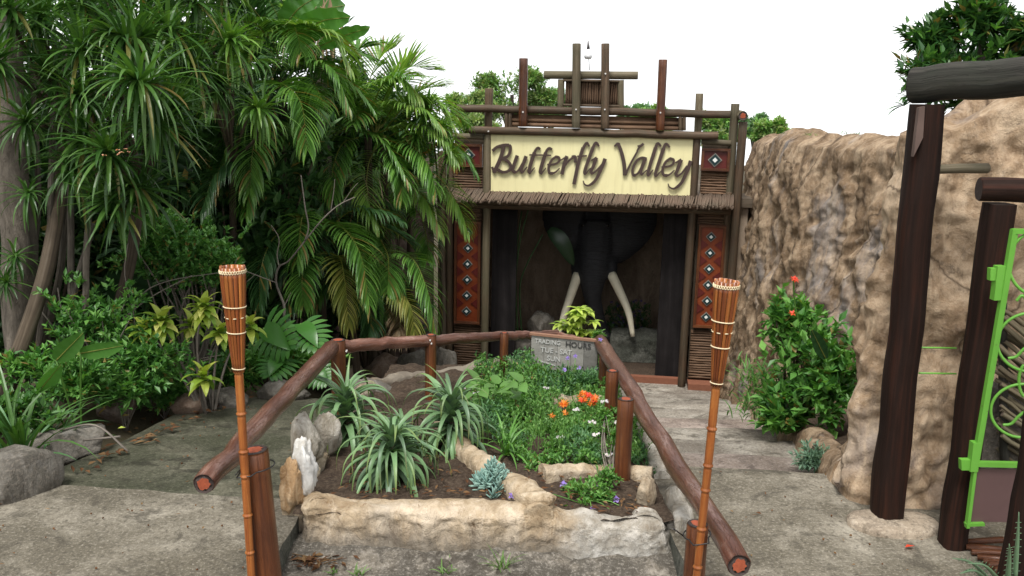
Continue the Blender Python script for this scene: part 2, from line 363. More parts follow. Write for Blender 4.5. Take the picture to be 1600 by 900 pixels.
def leafmat(name, dark, mid, light, rough=.42, trans=.28, tip=None, spec=.5, rib=False, objvar=.35, old=None):
    if name in ('leaf_strap', 'leaf_strap_light', 'leaf_palm', 'leaf_palm_light', 'leaf_palm_dark', 'leaf_bush', 'leaf_cover', 'leaf_dense', 'leaf_aloe', 'leaf_glossy', 'leaf_tree'): old = (.23, .17, .045)
    t = NT(name); g = t.n.new('ShaderNodeNewGeometry'); info = t.n.new('ShaderNodeObjectInfo')
    c = t.ramp(g.outputs['Random Per Island'], [(0.0, dark), (.5, mid), (.955, light), (.97, old or light), (1.0, old or light)])
    if tip:
        sp = t.n.new('ShaderNodeSeparateXYZ'); t.l.new(t.tc.outputs['UV'], sp.inputs[0])
        c = t.mix(t.ramp(sp.outputs[1], [(tip[1], (0, 0, 0)), (1.0, (1, 1, 1))]), c, tip[0])
    hv = t.n.new('ShaderNodeHueSaturation'); t.l.new(c, hv.inputs['Color'])
    v = t.math('MULTIPLY_ADD', info.outputs['Random'], objvar); v.node.inputs[2].default_value = 1-objvar/2
    t.l.new(v, hv.inputs['Value'])
    hv.inputs['Saturation'].default_value = .98
    c = hv.outputs[0]
    t.col(c); t.rough(rough, spec)
    tr = t.n.new('ShaderNodeBsdfTranslucent'); t.l.new(t.mix(1.0, c, (1.25, 1.35, .55), 'MULTIPLY'), tr.inputs[0])
    mx = t.n.new('ShaderNodeMixShader'); mx.inputs[0].default_value = trans
    t.l.new(t.b.outputs[0], mx.inputs[1]); t.l.new(tr.outputs[0], mx.inputs[2]); t.l.new(mx.outputs[0], t.out.inputs[0])
    return t
leafmat('leaf_palm', (0.053, 0.143, 0.021), (0.090, 0.217, 0.033), (0.143, 0.284, 0.044), .38)
leafmat('leaf_palm_light', (0.104, 0.222, 0.033), (0.178, 0.326, 0.053), (0.281, 0.429, 0.089), .38, .35)
leafmat('leaf_palm_yellow', (0.108, 0.150, 0.026), (0.192, 0.216, 0.038), (0.300, 0.288, 0.072), .45, .35)
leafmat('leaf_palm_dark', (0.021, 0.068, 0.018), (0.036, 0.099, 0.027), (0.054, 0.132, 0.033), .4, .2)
leafmat('leaf_dry', (0.140, 0.095, 0.050), (0.240, 0.170, 0.100), (0.340, 0.270, 0.180), .8, .2, spec=.2)
leafmat('leaf_orange', (0.220, 0.090, 0.020), (0.330, 0.140, 0.030), (0.420, 0.200, 0.050), .6, .3, spec=.2)
leafmat('leaf_strap', (0.027, 0.084, 0.014), (0.047, 0.123, 0.020), (0.090, 0.185, 0.034), .36, .25)
leafmat('leaf_strap_light', (0.059, 0.152, 0.021), (0.100, 0.222, 0.031), (0.164, 0.293, 0.047), .36, .3)
leafmat('leaf_bush', (0.043, 0.147, 0.028), (0.082, 0.225, 0.039), (0.147, 0.323, 0.062), .45, .3)
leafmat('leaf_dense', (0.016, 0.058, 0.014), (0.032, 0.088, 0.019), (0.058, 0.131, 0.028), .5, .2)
leafmat('leaf_lime', (0.150, 0.275, 0.025), (0.263, 0.400, 0.037), (0.425, 0.525, 0.088), .42, .35)
leafmat('leaf_croton', (0.156, 0.296, 0.028), (0.343, 0.437, 0.047), (0.686, 0.671, 0.187), .4, .3)
leafmat('leaf_banana', (0.045, 0.150, 0.027), (0.068, 0.195, 0.033), (0.098, 0.247, 0.045), .33, .35)
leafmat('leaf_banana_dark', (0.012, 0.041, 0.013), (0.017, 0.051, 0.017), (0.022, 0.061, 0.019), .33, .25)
leafmat('leaf_monstera', (0.035, 0.130, 0.020), (0.050, 0.165, 0.025), (0.070, 0.200, 0.030), .33, .25)
leafmat('leaf_aloe', (0.085, 0.170, 0.075), (0.125, 0.230, 0.100), (0.180, 0.300, 0.130), .45, .12, tip=((.17, .22, .05), .55))
leafmat('leaf_aloe_dark', (0.070, 0.130, 0.075), (0.100, 0.175, 0.095), (0.140, 0.215, 0.110), .45, .12, tip=((.16, .16, .05), .7))
leafmat('leaf_succulent', (0.130, 0.250, 0.220), (0.190, 0.330, 0.280), (0.280, 0.430, 0.360), .55, .12)
leafmat('leaf_silver', (0.080, 0.160, 0.100), (0.120, 0.220, 0.140), (0.180, 0.290, 0.190), .6, .2)
leafmat('leaf_cover', (0.053, 0.166, 0.024), (0.097, 0.247, 0.040), (0.166, 0.353, 0.067), .5, .3)
leafmat('leaf_cover_blue', (0.052, 0.150, 0.052), (0.078, 0.202, 0.068), (0.124, 0.273, 0.098), .5, .3)
leafmat('leaf_herb', (0.075, 0.180, 0.035), (0.110, 0.250, 0.050), (0.180, 0.340, 0.085), .45, .35)
leafmat('leaf_tree', (0.087, 0.210, 0.049), (0.161, 0.334, 0.074), (0.296, 0.493, 0.123), .55, .3)
leafmat('leaf_tree_pale', (0.188, 0.250, 0.106), (0.275, 0.356, 0.150), (0.375, 0.463, 0.213), .6, .35)
leafmat('leaf_tree_light', (0.144, 0.256, 0.056), (0.224, 0.368, 0.080), (0.320, 0.480, 0.112), .55, .35)
leafmat('leaf_tree_blue', (0.091, 0.195, 0.088), (0.143, 0.286, 0.125), (0.221, 0.403, 0.169), .6, .3)
leafmat('leaf_glossy', (0.024, 0.083, 0.021), (0.042, 0.128, 0.030), (0.090, 0.210, 0.045), .3, .2)
leafmat('grass_blade', (0.060, 0.140, 0.030), (0.100, 0.200, 0.045), (0.170, 0.260, 0.070), .5, .3)
leafmat('petal_orange', (0.700, 0.110, 0.008), (0.700, 0.180, 0.010), (0.700, 0.260, 0.012), .5, .3, objvar=.15)
leafmat('petal_red', (0.700, 0.035, 0.012), (0.700, 0.050, 0.012), (0.700, 0.080, 0.020), .5, .3, objvar=.15)
leafmat('petal_violet', (0.220, 0.140, 0.500), (0.300, 0.200, 0.620), (0.400, 0.300, 0.700), .5, .3)
leafmat('petal_white', (0.620, 0.520, 0.640), (0.700, 0.640, 0.700), (0.700, 0.700, 0.700), .5, .3)
leafmat('petal_dark', (0.050, 0.035, 0.110), (0.070, 0.050, 0.140), (0.100, 0.070, 0.180), .5, .3)
leafmat('leaf_litter', (0.060, 0.024, 0.011), (0.120, 0.054, 0.021), (0.180, 0.108, 0.048), .8, .1, spec=.2)
leafmat('bird_pink', (0.700, 0.300, 0.200), (0.700, 0.380, 0.250), (0.700, 0.420, 0.300), .5, .2)
# ------------------------------------------------------------------ terrain profiles
ZG = -1.83
def sL(y):
    if y < 4.2: return 0.0
    if y < 6.5: return -.12*(y-4.2)
    return lerp(-.276, ZG, min(1, (y-6.5)/4.2))
def sR(y): return lerp(0, ZG, min(1, max(0, (y-4.3)/6.7)))
def soil_z(x, y): return .045 - .085*(y-3.9) + .02*noise.noise(Vector((x*3, y*3, 1)))
def xr(y):  # right edge of the stepped path
    pts = [(4.0, 1.62), (5, 1.84), (6, 2.02), (8, 2.36), (10, 2.6), (11.4, 2.84), (13, 2.9)]
    for (a, b), (c, d) in zip(pts, pts[1:]):
        if y <= c: return lerp(b, d, max(0, (y-a)/(c-a)))
    return 2.9
def xl(y):  # left edge of the mossy left path
    pts = [(3.9, -2.75), (4.3, -2.45), (5.2, -2.30), (6.0, -2.25), (6.6, -2.0), (7.4, -1.75), (9, -1.4), (10.6, -1.0), (13, -1.0)]
    for (a, b), (c, d) in zip(pts, pts[1:]):
        if y <= c: return lerp(b, d, max(0, (y-a)/(c-a)))
    return -1.0
def ground_z(x, y):
    k = sstep(-.9, .8, x)
    z = lerp(sL(y), sR(y), k) - .16
    z += .32*sstep(xl(max(y, 4))-.15, xl(max(y, 4))-1.0, x)*sstep(2.5, 4, y)
    z += 3.2*sstep(-4.5, -14, x)
    z += 1.9*sstep(3.2, 4.2, x)*sstep(3.5, 4.5, y)*(1-sstep(20, 40, y))
    if y > 14: z -= .06*(y-14) 
    if y < 0: z -= 0
    d = math.hypot(x, y)
    if d < 16: z += .03*noise.noise(Vector((x*1.7, y*1.7, 3)))
    return z
def axis(lo, hi, n0, n1):
    near = list(np.linspace(n0, n1, 76)); a = [n0-(n0-lo)*((i/14)**2.2) for i in range(14, 0, -1)]; b = [n1+(hi-n1)*((i/14)**2.2) for i in range(1, 15)]
    return a+near+b
gx = axis(-500, 500, -7.0, 6.0); gy = axis(-120, 700, 1.0, 15.0)
mb = MB(); vs = [(x, y, ground_z(x, y)) for y in gy for x in gx]; nx = len(gx)
mb.add(vs, [(j*nx+i, j*nx+i+1, (j+1)*nx+i+1, (j+1)*nx+i) for j in range(len(gy)-1) for i in range(nx-1)])
tag(mb.build('ground', 'ground', smooth=True), kind='structure')

def slab(name, quad, z, th, mat, edge='concrete_edge', parent=None, n=14, tilt=0.0, amp=.006):
    """quad: near-left, near-right, far-right, far-left (x,y); top drops by tilt towards the far side"""
    mb = MB(); a, b, c, d = [Vector((*q, 0)) for q in quad]; V = []
    for j in range(n+1):
        for i in range(n+1):
            u, v = i/n, j/n; p = a.lerp(b, u).lerp(d.lerp(c, u), v)
            e = min(u, 1-u, v, 1-v)
            p.z = z - tilt*v + amp*noise.noise(p*2.5) + amp*.6*noise.noise(p*7) - (.008 if e == 0 else 0)
            if e == 0:
                w = Vector((noise.noise(p*4), noise.noise(p*4+Vector((9, 0, 0))), 0))*.018; p += w
            V.append(p)
    mb.add(V, [(j*(n+1)+i, j*(n+1)+i+1, (j+1)*(n+1)+i+1, (j+1)*(n+1)+i) for j in range(n) for i in range(n)])
    ring = [i for i in range(n+1)] + [j*(n+1)+n for j in range(1, n+1)] + [n*(n+1)+i for i in range(n-1, -1, -1)] + [j*(n+1) for j in range(n-1, 0, -1)]
    V2 = [V[k] for k in ring] + [V[k]-Vector((0, 0, th)) for k in ring]; m = len(ring)
    mb.add(V2, [(k, m+k, m+(k+1) % m, (k+1) % m) for k in range(m)], 1)
    return mb.build(name, [mat, edge], parent, True)
# near concrete slab on the left, gutter strip, mossy lower path
ps = thing('pavement', None, None); tag(ps, kind='structure')
slab('concrete_slab', [(-7, 1.2), (-1.0, 1.2), (-1.03, 4.14), (-2.62, 4.30)], 0, .2, 'concrete_slab', parent=ps, n=26)
slab('concrete_slab', [(-7, 4.31), (-2.63, 4.31), (-2.63, 4.33), (-7, 4.33)], -.02, .2, 'concrete_slab', parent=ps, n=4)
slab('concrete_slab', [(.78, 1.2), (6.5, 1.2), (6.5, 4.25), (.80, 4.70)], 0, .2, 'concrete_slab', parent=ps, n=26)
mb = MB(); V = []; NY, NX = 60, 16
for j in range(NY+1):
    y = lerp(4.0, 12.0, j/NY)
    for i in range(NX+1):
        u = i/NX; x = lerp(xl(y)-.12, -1.03 if y < 6.9 else lerp(-1.03, .6, sstep(6.9, 9.5, y)), u)
        yy = y + (.02*noise.noise(Vector((x*3, 0, 0))) if j == 0 else 0)
        V.append((x, yy, sL(y) - .012 + .010*noise.noise(Vector((x*1.5, y*1.5, 7))) + .004*noise.noise(Vector((x*8, y*8, 7)))))
mb.add(V, [(j*(NX+1)+i, j*(NX+1)+i+1, (j+1)*(NX+1)+i+1, (j+1)*(NX+1)+i) for j in range(NY) for i in range(NX)])
tag(mb.build('path', 'concrete_mossy', smooth=True), kind='structure')
mb = MB(); V = []; NX, NY = 50, 60
for j in range(NY+1):
    for i in range(NX+1):
        x = lerp(-1.15, .9, i/NX); y = lerp(1.2, 3.95, j/NY)
        V.append((x, y, -.135 + .018*noise.noise(Vector((x*4, y*4, 2))) + .01*noise.noise(Vector((x*14, y*14, 2))) + .05*sstep(3.66, 3.85, y)))
mb.add(V, [(j*(NX+1)+i, j*(NX+1)+i+1, (j+1)*(NX+1)+i+1, (j+1)*(NX+1)+i) for j in range(NY) for i in range(NX)])
tag(mb.build('gutter_ground', 'dirt_strip', smooth=True), kind='structure')
# stepped path on the right: each tread a slab of its own
st = thing('steps', None, None); tag(st, kind='structure')
ys = [4.72, 5.35, 6.05, 6.8, 7.6, 8.45, 9.3, 10.2, 11.0]
def xleft(y): return .80 if y < 7.2 else lerp(.80, -.35, sstep(7.2, 10.2, y))
for i in range(len(ys)-1):
    a, b = ys[i], ys[i+1]; z = sR(a) - .03
    dx = .03*math.sin(i*2.1)
    slab('step_slab', [(xleft(a), a+.012+dx), (xr(a)+.05, a+.012-dx), (xr(b)+.05, b-.006-.03*math.sin((i+1)*2.1)), (xleft(b), b-.006+.03*math.sin((i+1)*2.1))],
         z, .26, 'concrete_step_pink' if i in (0, 3) else 'concrete_step', parent=st, n=16, tilt=(sR(a)-sR(b))*.3, amp=.012)
slab('step_slab', [(-1.4, 11.02), (2.85, 11.02), (3.0, 12.6), (-1.4, 12.6)], ZG-.03, .2, 'concrete_step', parent=st, n=16)
# bed soils
mb = MB(); V = []; NX, NY = 60, 90
for j in range(NY+1):
    for i in range(NX+1):
        x = lerp(-1.03, .80, i/NX); y = lerp(3.88, 7.3, j/NY)
        V.append((x, y, soil_z(x, y) + .025*noise.noise(Vector((x*9, y*9, 4))) + .014*noise.noise(Vector((x*24, y*24, 4)))))
mb.add(V, [(j*(NX+1)+i, j*(NX+1)+i+1, (j+1)*(NX+1)+i+1, (j+1)*(NX+1)+i) for j in range(NY) for i in range(NX)])
tag(mb.build('planter_soil', 'soil', smooth=True), kind='structure')
mb = MB(); V = []; NX, NY = 14, 40
for j in range(NY+1):
    y = lerp(4.3, 10.5, j/NY)
    for i in range(NX+1):
        x = lerp(xr(y)+.05, 3.2, i/NX)
        V.append((x, y, sR(y)+.06+.4*(i/NX)+.03*noise.noise(Vector((x*5, y*5, 4)))))
mb.add(V, [(j*(NX+1)+i, j*(NX+1)+i+1, (j+1)*(NX+1)+i+1, (j+1)*(NX+1)+i) for j in range(NY) for i in range(NX)])
tag(mb.build('bed_soil', 'soil', smooth=True), kind='structure')

# ------------------------------------------------------------------ rock walls
def lumps(p, s):
    """dented, hand-trowelled relief"""
    q = Vector((p.x, p.y, p.z*.62)) + Vector((noise.noise(p*2.1), noise.noise(p*2.1+Vector((7, 0, 0))), noise.noise(p*2.1+Vector((0, 9, 0)))))*.22
    d = noise.voronoi(q*s)[0]
    return (min(d[0]*1.25, 1.0)-.45)
def rock_strip(path, zb, zt, th, nS, nT, amp, batter=0.0, freq=5.0, front=1, cap=8, seed=0, m=0, topamp=.06, big=.12, ledge=0.0, tpath=None, bpath=None, grit=0.0):
    """closed wall along a ground polyline, front face toward right-hand normal"""
    mb = MB(); pts = spline([(x, y, 0) for x, y in path], nS); V = []; rows = []
    tps = spline([(x, y, 0) for x, y in tpath], nS) if tpath else None; bps = spline([(x, y, 0) for x, y in bpath], nS) if bpath else None
    for i, p in enumerate(pts):
        t = (pts[min(i+1, nS)]-pts[max(i-1, 0)]).normalized(); nrm = Vector((t.y, -t.x, 0))
        b = zb(p) if callable(zb) else zb; a = (zt(p) if callable(zt) else zt) + topamp*noise.noise(Vector((p.x*2.6+seed, p.y*2.6, 0))) + topamp*.5*noise.noise(Vector((p.x*7+seed, p.y*7, 0)))
        row = []
        if tps:
            tp, bp = tps[i], bps[i]; dn = (tp-bp).normalized()
            for j in range(nT+1): row.append((p.lerp(tp, j/nT) + Vector((0, 0, lerp(b, a, j/nT))), nrm))
            for j in range(1, cap):
                an = j/cap; row.append((tp.lerp(bp, an) + Vector((0, 0, a + .07*math.sin(an*math.pi))), (nrm*(1-an) + Vector((0, 0, 1))).normalized()))
            for j in range(0, 4): row.append((bp + Vector((0, 0, lerp(a, b, j/3))), -dn))
            rows.append(row); continue
        for j in range(nT+1):
            k = j/nT; row.append((p - nrm*batter*k + Vector((0, 0, lerp(b, a, k))), nrm))
        for j in range(1, cap):
            an = j/cap; c = math.cos(an*math.pi)
            row.append((p - nrm*(batter + th*an) + Vector((0, 0, a + th*.22*math.sin(an*math.pi))), (nrm*c + Vector((0, 0, 1))*math.sin(an*math.pi)).normalized()))
        for j in range(0, 4):
            row.append((p - nrm*(batter+th) + Vector((0, 0, lerp(a, b, j/3))), -nrm))
        rows.append(row)
    W = len(rows[0])
    for row in rows:
        for jj, (q, nn) in enumerate(row):
            s = Vector((q.x+seed*3.3, q.y, q.z))
            d = amp*lumps(s, freq) + amp*.25*lumps(s+Vector((3, 1, 2)), freq*2.3) + big*noise.noise(s*1.1) + amp*.55*noise.noise(Vector((s.x*3.3, s.y*3.3, s.z*1.7))) + amp*.6*noise.noise(Vector((s.x*8, s.y*8, s.z*4.5))) + amp*.3*noise.noise(s*19)
            if grit: d += grit*noise.noise(s*26) + grit*.6*noise.noise(s*55)
            if th > .3 and jj > nT*.9: d *= lerp(1.0, .45, min(1, (jj-nT*.9)/(nT*.1)))
            if ledge: d += ledge*sstep(0, .035, q.z - (.015 + .13*noise.noise(Vector((q.x*3.1+seed, q.y*3.1, 0))) + .02*noise.noise(Vector((q.x*11, q.y*11, 0)))))*max(0, nn.dot(Vector((nn.x, nn.y, 0))))
            V.append(q + nn*d)
    mb.add(V, [(i*W+j, (i+1)*W+j, (i+1)*W+j+1, i*W+j+1) for i in range(nS) for j in range(W-1)], m)
    mb.add([V[j] for j in range(W)], [tuple(range(W))], m); mb.add([V[nS*W+j] for j in range(W)], [tuple(range(W-1, -1, -1))], m)
    return mb
far_wall = rock_strip([(3.05, 12.6), (2.92, 11.6), (2.68, 10.4), (2.52, 9.2), (2.56, 8.0), (2.68, 6.8), (2.82, 5.6), (2.9, 4.9)], lambda p: sR(p.y)-.3,
    lambda p: 1.64 + .06*sstep(9, 6, p.y) - .12*sstep(10.6, 11.6, p.y), .5, 260, 150, .085, batter=.36, freq=4.6, seed=1, big=.08, topamp=.025).build('rock_wall', 'wall_rock', smooth=True)
tag(far_wall, 'tall dented brown plaster rock wall running back to the thatched entrance', 'wall')
near_wall = rock_strip([(2.9, 5.5), (2.3, 4.95), (1.86, 4.52), (1.76, 4.30), (1.95, 4.20), (2.4, 4.16), (3.0, 4.05), (4.2, 3.8)], lambda p: -.4,
    lambda p: 1.90+.17*sstep(1.95, 2.4, p.x), .5, 230, 150, .075, freq=4.6, seed=2, big=.05, topamp=.04,
    tpath=[(3.1, 5.5), (2.5, 5.05), (2.08, 4.72), (1.97, 4.52), (2.12, 4.42), (2.5, 4.36), (3.05, 4.25), (4.25, 4.0)], bpath=[(3.2, 5.4), (2.75, 5.05), (2.45, 4.9), (2.4, 4.8), (2.45, 4.75), (2.7, 4.7), (3.1, 4.6), (4.3, 4.4)]).build('rock_wall', 'wall_rock_near', smooth=True)
tag(near_wall, 'pale tan plaster rock wall buttress behind the dark gate posts', 'wall')
left_wall = rock_strip([(-5.0, 11.6), (-3.5, 12.0), (-2.2, 12.25), (-1.15, 12.3)], lambda p: ZG-.3, lambda p: 1.45, .4, 90, 60, .08, batter=.2, freq=4, seed=3).build('rock_wall', 'wall_rock_left', smooth=True)
tag(left_wall, 'dark purplish brown rock wall half hidden behind palms left of entrance', 'wall')
mb = rock_strip([(2.46, 9.3), (2.30, 8.3), (2.10, 7.0), (1.96, 6.0), (1.82, 5.2), (1.68, 4.52)], lambda p: sR(p.y)-.3, lambda p: sR(p.y)+.17+.08*noise.noise(Vector((p.y*2, 0, 0))), .16, 120, 22, .03, batter=.14, freq=7, seed=4, big=.03, topamp=.03)
kerb = mb.build('rock_kerb', 'wall_rock', smooth=True); tag(kerb, 'low rough kerb of rock edging the steps below the leafy bush', 'kerb')

# ------------------------------------------------------------------ entrance building (local frame: x along facade, y into building)
YAW = R(-7)
FO = Vector((1.08, 12.0, 0)); FU = Vector((math.cos(YAW), math.sin(YAW), 0)); FN = Vector((-math.sin(YAW), math.cos(YAW), 0))
def F(px, py, dy=0.0):
    d = ray(px, py); k = (dy - (CO-FO).dot(FN))/d.dot(FN); p = CO + d*k - FO
    return Vector((p.dot(FU), dy, p.z))
ent = thing('entrance_building', 'thatched log entrance with cream sign and red tile columns', 'building', FO, YAW)
def flog(name, a, b, w, dy, mats=('log_brown', 'log_end'), w2=None, **k):
    """a,b photo pixels of the axis ends, w thickness in photo pixels, dy depth"""
    s = 12.15/FPX
    return log(name, F(*a, dy), F(*b, dy), w*s/2, (w2 or w)*s/2, mats, ent, local=True, **k)
GB = ('log_brown', 'log_end'); GG = ('log_grey', 'log_end'); GR = ('log_red', 'log_end')
z0 = ZG - .06
def vpost(px, py_top, py_ref, w, dy, mats=GB, zb=None):
    t = F(px, py_top, dy); b = F(py_ref[0], py_ref[1], dy) if py_ref else t
    bz = zb if zb is not None else b.z
    return log('post', (t.x, dy, bz), (t.x, dy, t.z), w*12.15/FPX/2, None, mats, ent, local=True)
# standing posts
vpost(691, 236, None, 12, .02, GB, z0); vpost(704, 233, None, 12, .06, GB, z0)
vpost(762, 208, None, 12, -.05, GG, z0); vpost(1089, 214, None, 12, -.05, GB, z0)
vpost(1149, 162, None, 13, .05, GG, z0); vpost(1161, 190, None, 13, -.02, GB, z0)
vpost(1139, 300, None, 10, .02, GB, z0)
# top beams
flog('beam', (714, 169), (1141, 179), 12, .0, GB, bend=.012)
flog('beam', (733, 203), (1122, 212), 12, -.10, GB, bend=.012)
flog('beam', (700, 212), (756, 214), 9, -.02, GG); flog('beam', (1096, 221), (1142, 224), 9, -.02, GG)
a = F(1150, 178, .55); b = F(1161, 181, -.12); log('beam', a, b, .062, None, ('log_grey', 'end_dark', 'end_red'), ent, local=True, core=True)
flog('crossbar', (850, 117), (997, 118), 12, .02, GG)
# uprights in front of the beams
for (x0, y0, x1, y1, w, mt) in ((818, 91, 817, 198, 13.5, GR), (901, 68, 900, 200, 13, GG), (946, 68, 945, 201, 12.5, GB), (1036, 93, 1031, 204, 13, GR)):
    flog('upright', (x1, y1), (x0, y0), w, -.125, mt, wob=.04)
flog('upright', (763, 200), (764, 138), 12.5, .13, GB); flog('upright', (1090, 210), (1093, 146), 11.5, .13, GG)
for (x, y) in ((817, 175), (900, 171), (945, 171), (1032, 176), (763, 205), (946, 115)):
    mb = MB(); q = F(x, y, -.20 if y != 205 else -.165); mb.tube([q+Vector((0, .03, 0)), q], .011, 8); mb.build('bolt', 'bolt', ent, local=True)
# reed panels
def reeds(name, p0, p1, dy, horizontal=True, pitch=.04, r=.017, mat='reed', parent=ent):
    """px rectangle p0 (top-left) p1 (bottom-right)"""
    a = F(*p0, dy); b = F(*p1, dy); mb = MB(); x0, x1, za, zb = a.x, b.x, a.z, b.z
    if horizontal:
        z = zb + r
        while z < za - r*.5:
            q = [Vector((lerp(x0, x1, k/3), dy+random.uniform(-.006, .006), z+random.uniform(-.006, .006))) for k in range(4)]
            mb.tube(q, r*random.uniform(.8, 1.1), 7, wob=.1, seed=random.random()*50); z += pitch
    else:
        x = x0 + r
        while x < x1 - r*.5:
            lean = random.uniform(-.012, .012)
            q = [Vector((x+lean*k/3, dy+random.uniform(-.006, .006), lerp(zb, za, k/3))) for k in range(4)]
            mb.tube(q, r*random.uniform(.75, 1.1), 7, wob=.1, seed=random.random()*50); x += pitch
    c = Vector(((x0+x1)/2, dy+.03, (za+zb)/2)); mb.box(c, ((x1-x0)/2, .012, (za-zb)/2))
    o = mb.build(name, mat, parent, True, local=True); o['kind'] = 'stuff'; return o
reeds('reed_panel', (792, 178), (1067, 204), .03, True, .062, .029)
reeds('reed_panel', (884, 124), (966, 168), .05, False, .03, .014)
for x in (791, 797, 1063, 1069): flog('trim', (x, 204), (x, 177), 5.5, -.01, GB)
flog('trim', (876, 168), (877, 124), 10, .03, GG); flog('trim', (970, 169), (970, 125), 10, .03, GG)
flog('trim', (880, 125.5), (968, 127), 4, .0, GB); flog('trim', (880, 164), (968, 166), 4, .0, GB)
reeds('reed_panel', (710, 262), (754, 298), .03, True, .036, .017); reeds('reed_panel', (1096, 268), (1137, 305), .03, True, .036, .017)
reeds('reed_panel', (712, 326), (754, 345), .03, True, .036, .017); reeds('reed_panel', (1091, 333), (1134, 352), .03, True, .036, .017)
reeds('reed_panel', (710, 506), (752, 571), .03, True, .036, .017); reeds('reed_panel', (1080, 516), (1125, 593), .03, True, .036, .017)
# tile columns and squares
def diamond(c, s, parent, big=False):
    mb = MB(); d = 0.0
    for k, (f, m) in enumerate(((1.0, 0), (.82, 1), (.36, 2))):
        w = s*f; y0 = c.y - .006*k - .004; y1 = y0 - .008
        V = [(c.x+w*a, y, c.z+w*b) for y in (y0, y1) for a, b in ((0, 1), (1, 0), (0, -1), (-1, 0))]
        mb.add(V, [(4, 7, 6, 5), (0, 4, 5, 1), (1, 5, 6, 2), (2, 6, 7, 3), (3, 7, 4, 0)], m)
    return mb.build('diamond_tile', ['tile_grey', 'tile_teal', 'tile_white'], parent, local=True)
def tile_panel(tl, tr, br, bl, dy, centers, s, back='tile_orange', frame='log_red'):
    q = [F(*p, dy) for p in (tl, tr, br, bl)]; x0 = (q[0].x+q[3].x)/2; x1 = (q[1].x+q[2].x)/2; za = (q[0].z+q[1].z)/2; zb = (q[2].z+q[3].z)/2
    mb = MB(); mb.box(((x0+x1)/2, dy+.02, (za+zb)/2), ((x1-x0)/2, .018, (za-zb)/2))
    pn = mb.build('tile_panel', back, ent, local=True)
    for (u0, v0, u1, v1) in ((x0, za, x1, za), (x0, zb, x1, zb), (x0, zb, x0, za), (x1, zb, x1, za)):
        mb = MB(); hx = max(abs(u1-u0)/2, .0)+.018; hz = max(abs(v1-v0)/2, 0)+(.018 if u0 != u1 else -.018)
        if u0 == u1: hx = .018
        mb.box(((u0+u1)/2, dy-.012, (v0+v1)/2), (hx, .022, hz)); mb.build('frame', frame, pn, local=True)
    for c in centers: diamond(F(*c, dy) + Vector((0, -.001, 0)), s, pn)
    return pn, x0, x1, za, zb
def halves(n, a, b): return [(lerp(a[0], b[0], i/(n-1)), lerp(a[1], b[1], i/(n-1))) for i in range(n)]
for tl, tr, br, bl, A, B in (((713, 347), (750, 348), (748, 504), (711, 503), (732, 363), (729, 486)), ((1094, 352), (1131, 354), (1123, 511), (1085, 509), (1111, 370), (1103, 495))):
    pn, x0, x1, za, zb = tile_panel(tl, tr, br, bl, -.01, halves(6, A, B), .072)
    cs = [F(*c, -.01) for c in halves(6, A, B)]
    for i in range(5):      # darker side triangles between the diamonds
        zc = (cs[i].z+cs[i+1].z)/2; cx = cs[i].x
        for sg in (-1, 1):
            xo = (x1 if sg > 0 else x0) - sg*.02; h = .095
            mb = MB(); V = [(xo, y, zc+h*.8) for y in (-.012, -.018)] + [(xo, y, zc-h*.8) for y in (-.012, -.018)] + [(xo-sg*.10, y, zc) for y in (-.012, -.018)]
            mb.add(V, [(1, 5, 3) if sg > 0 else (1, 3, 5), (0, 1, 3, 2), (2, 3, 5, 4), (4, 5, 1, 0)]); mb.build('triangle_tile', 'tile_red', pn, local=True)
tile_panel((711, 226), (752, 227), (752, 259), (711, 258), -.01, [(732, 242)], .095, 'tile_red')
tile_panel((1098, 233), (1138, 235), (1138, 266), (1097, 264), -.01, [(1117, 250)], .095, 'tile_red')
# plinths and threshold
for a, b, d in (((705, 572), (753, 584), .06), ((1074, 594), (1112, 609), .16)):
    p = F(*a, 0); q = F(*b, 0); mb = MB(); mb.box(((p.x+q.x)/2, -.02, (p.z+ZG)/2-.05), ((q.x-p.x)/2, d, (p.z-ZG)/2+.05)); mb.build('plinth', 'terracotta', ent, local=True)
p = F(762, 577, 0); q = F(1066, 590, 0); mb = MB(); mb.box(((p.x+q.x)/2, .06, ZG), ((q.x-p.x)/2, .05, .06)); mb.build('threshold', 'terracotta', ent, local=True)
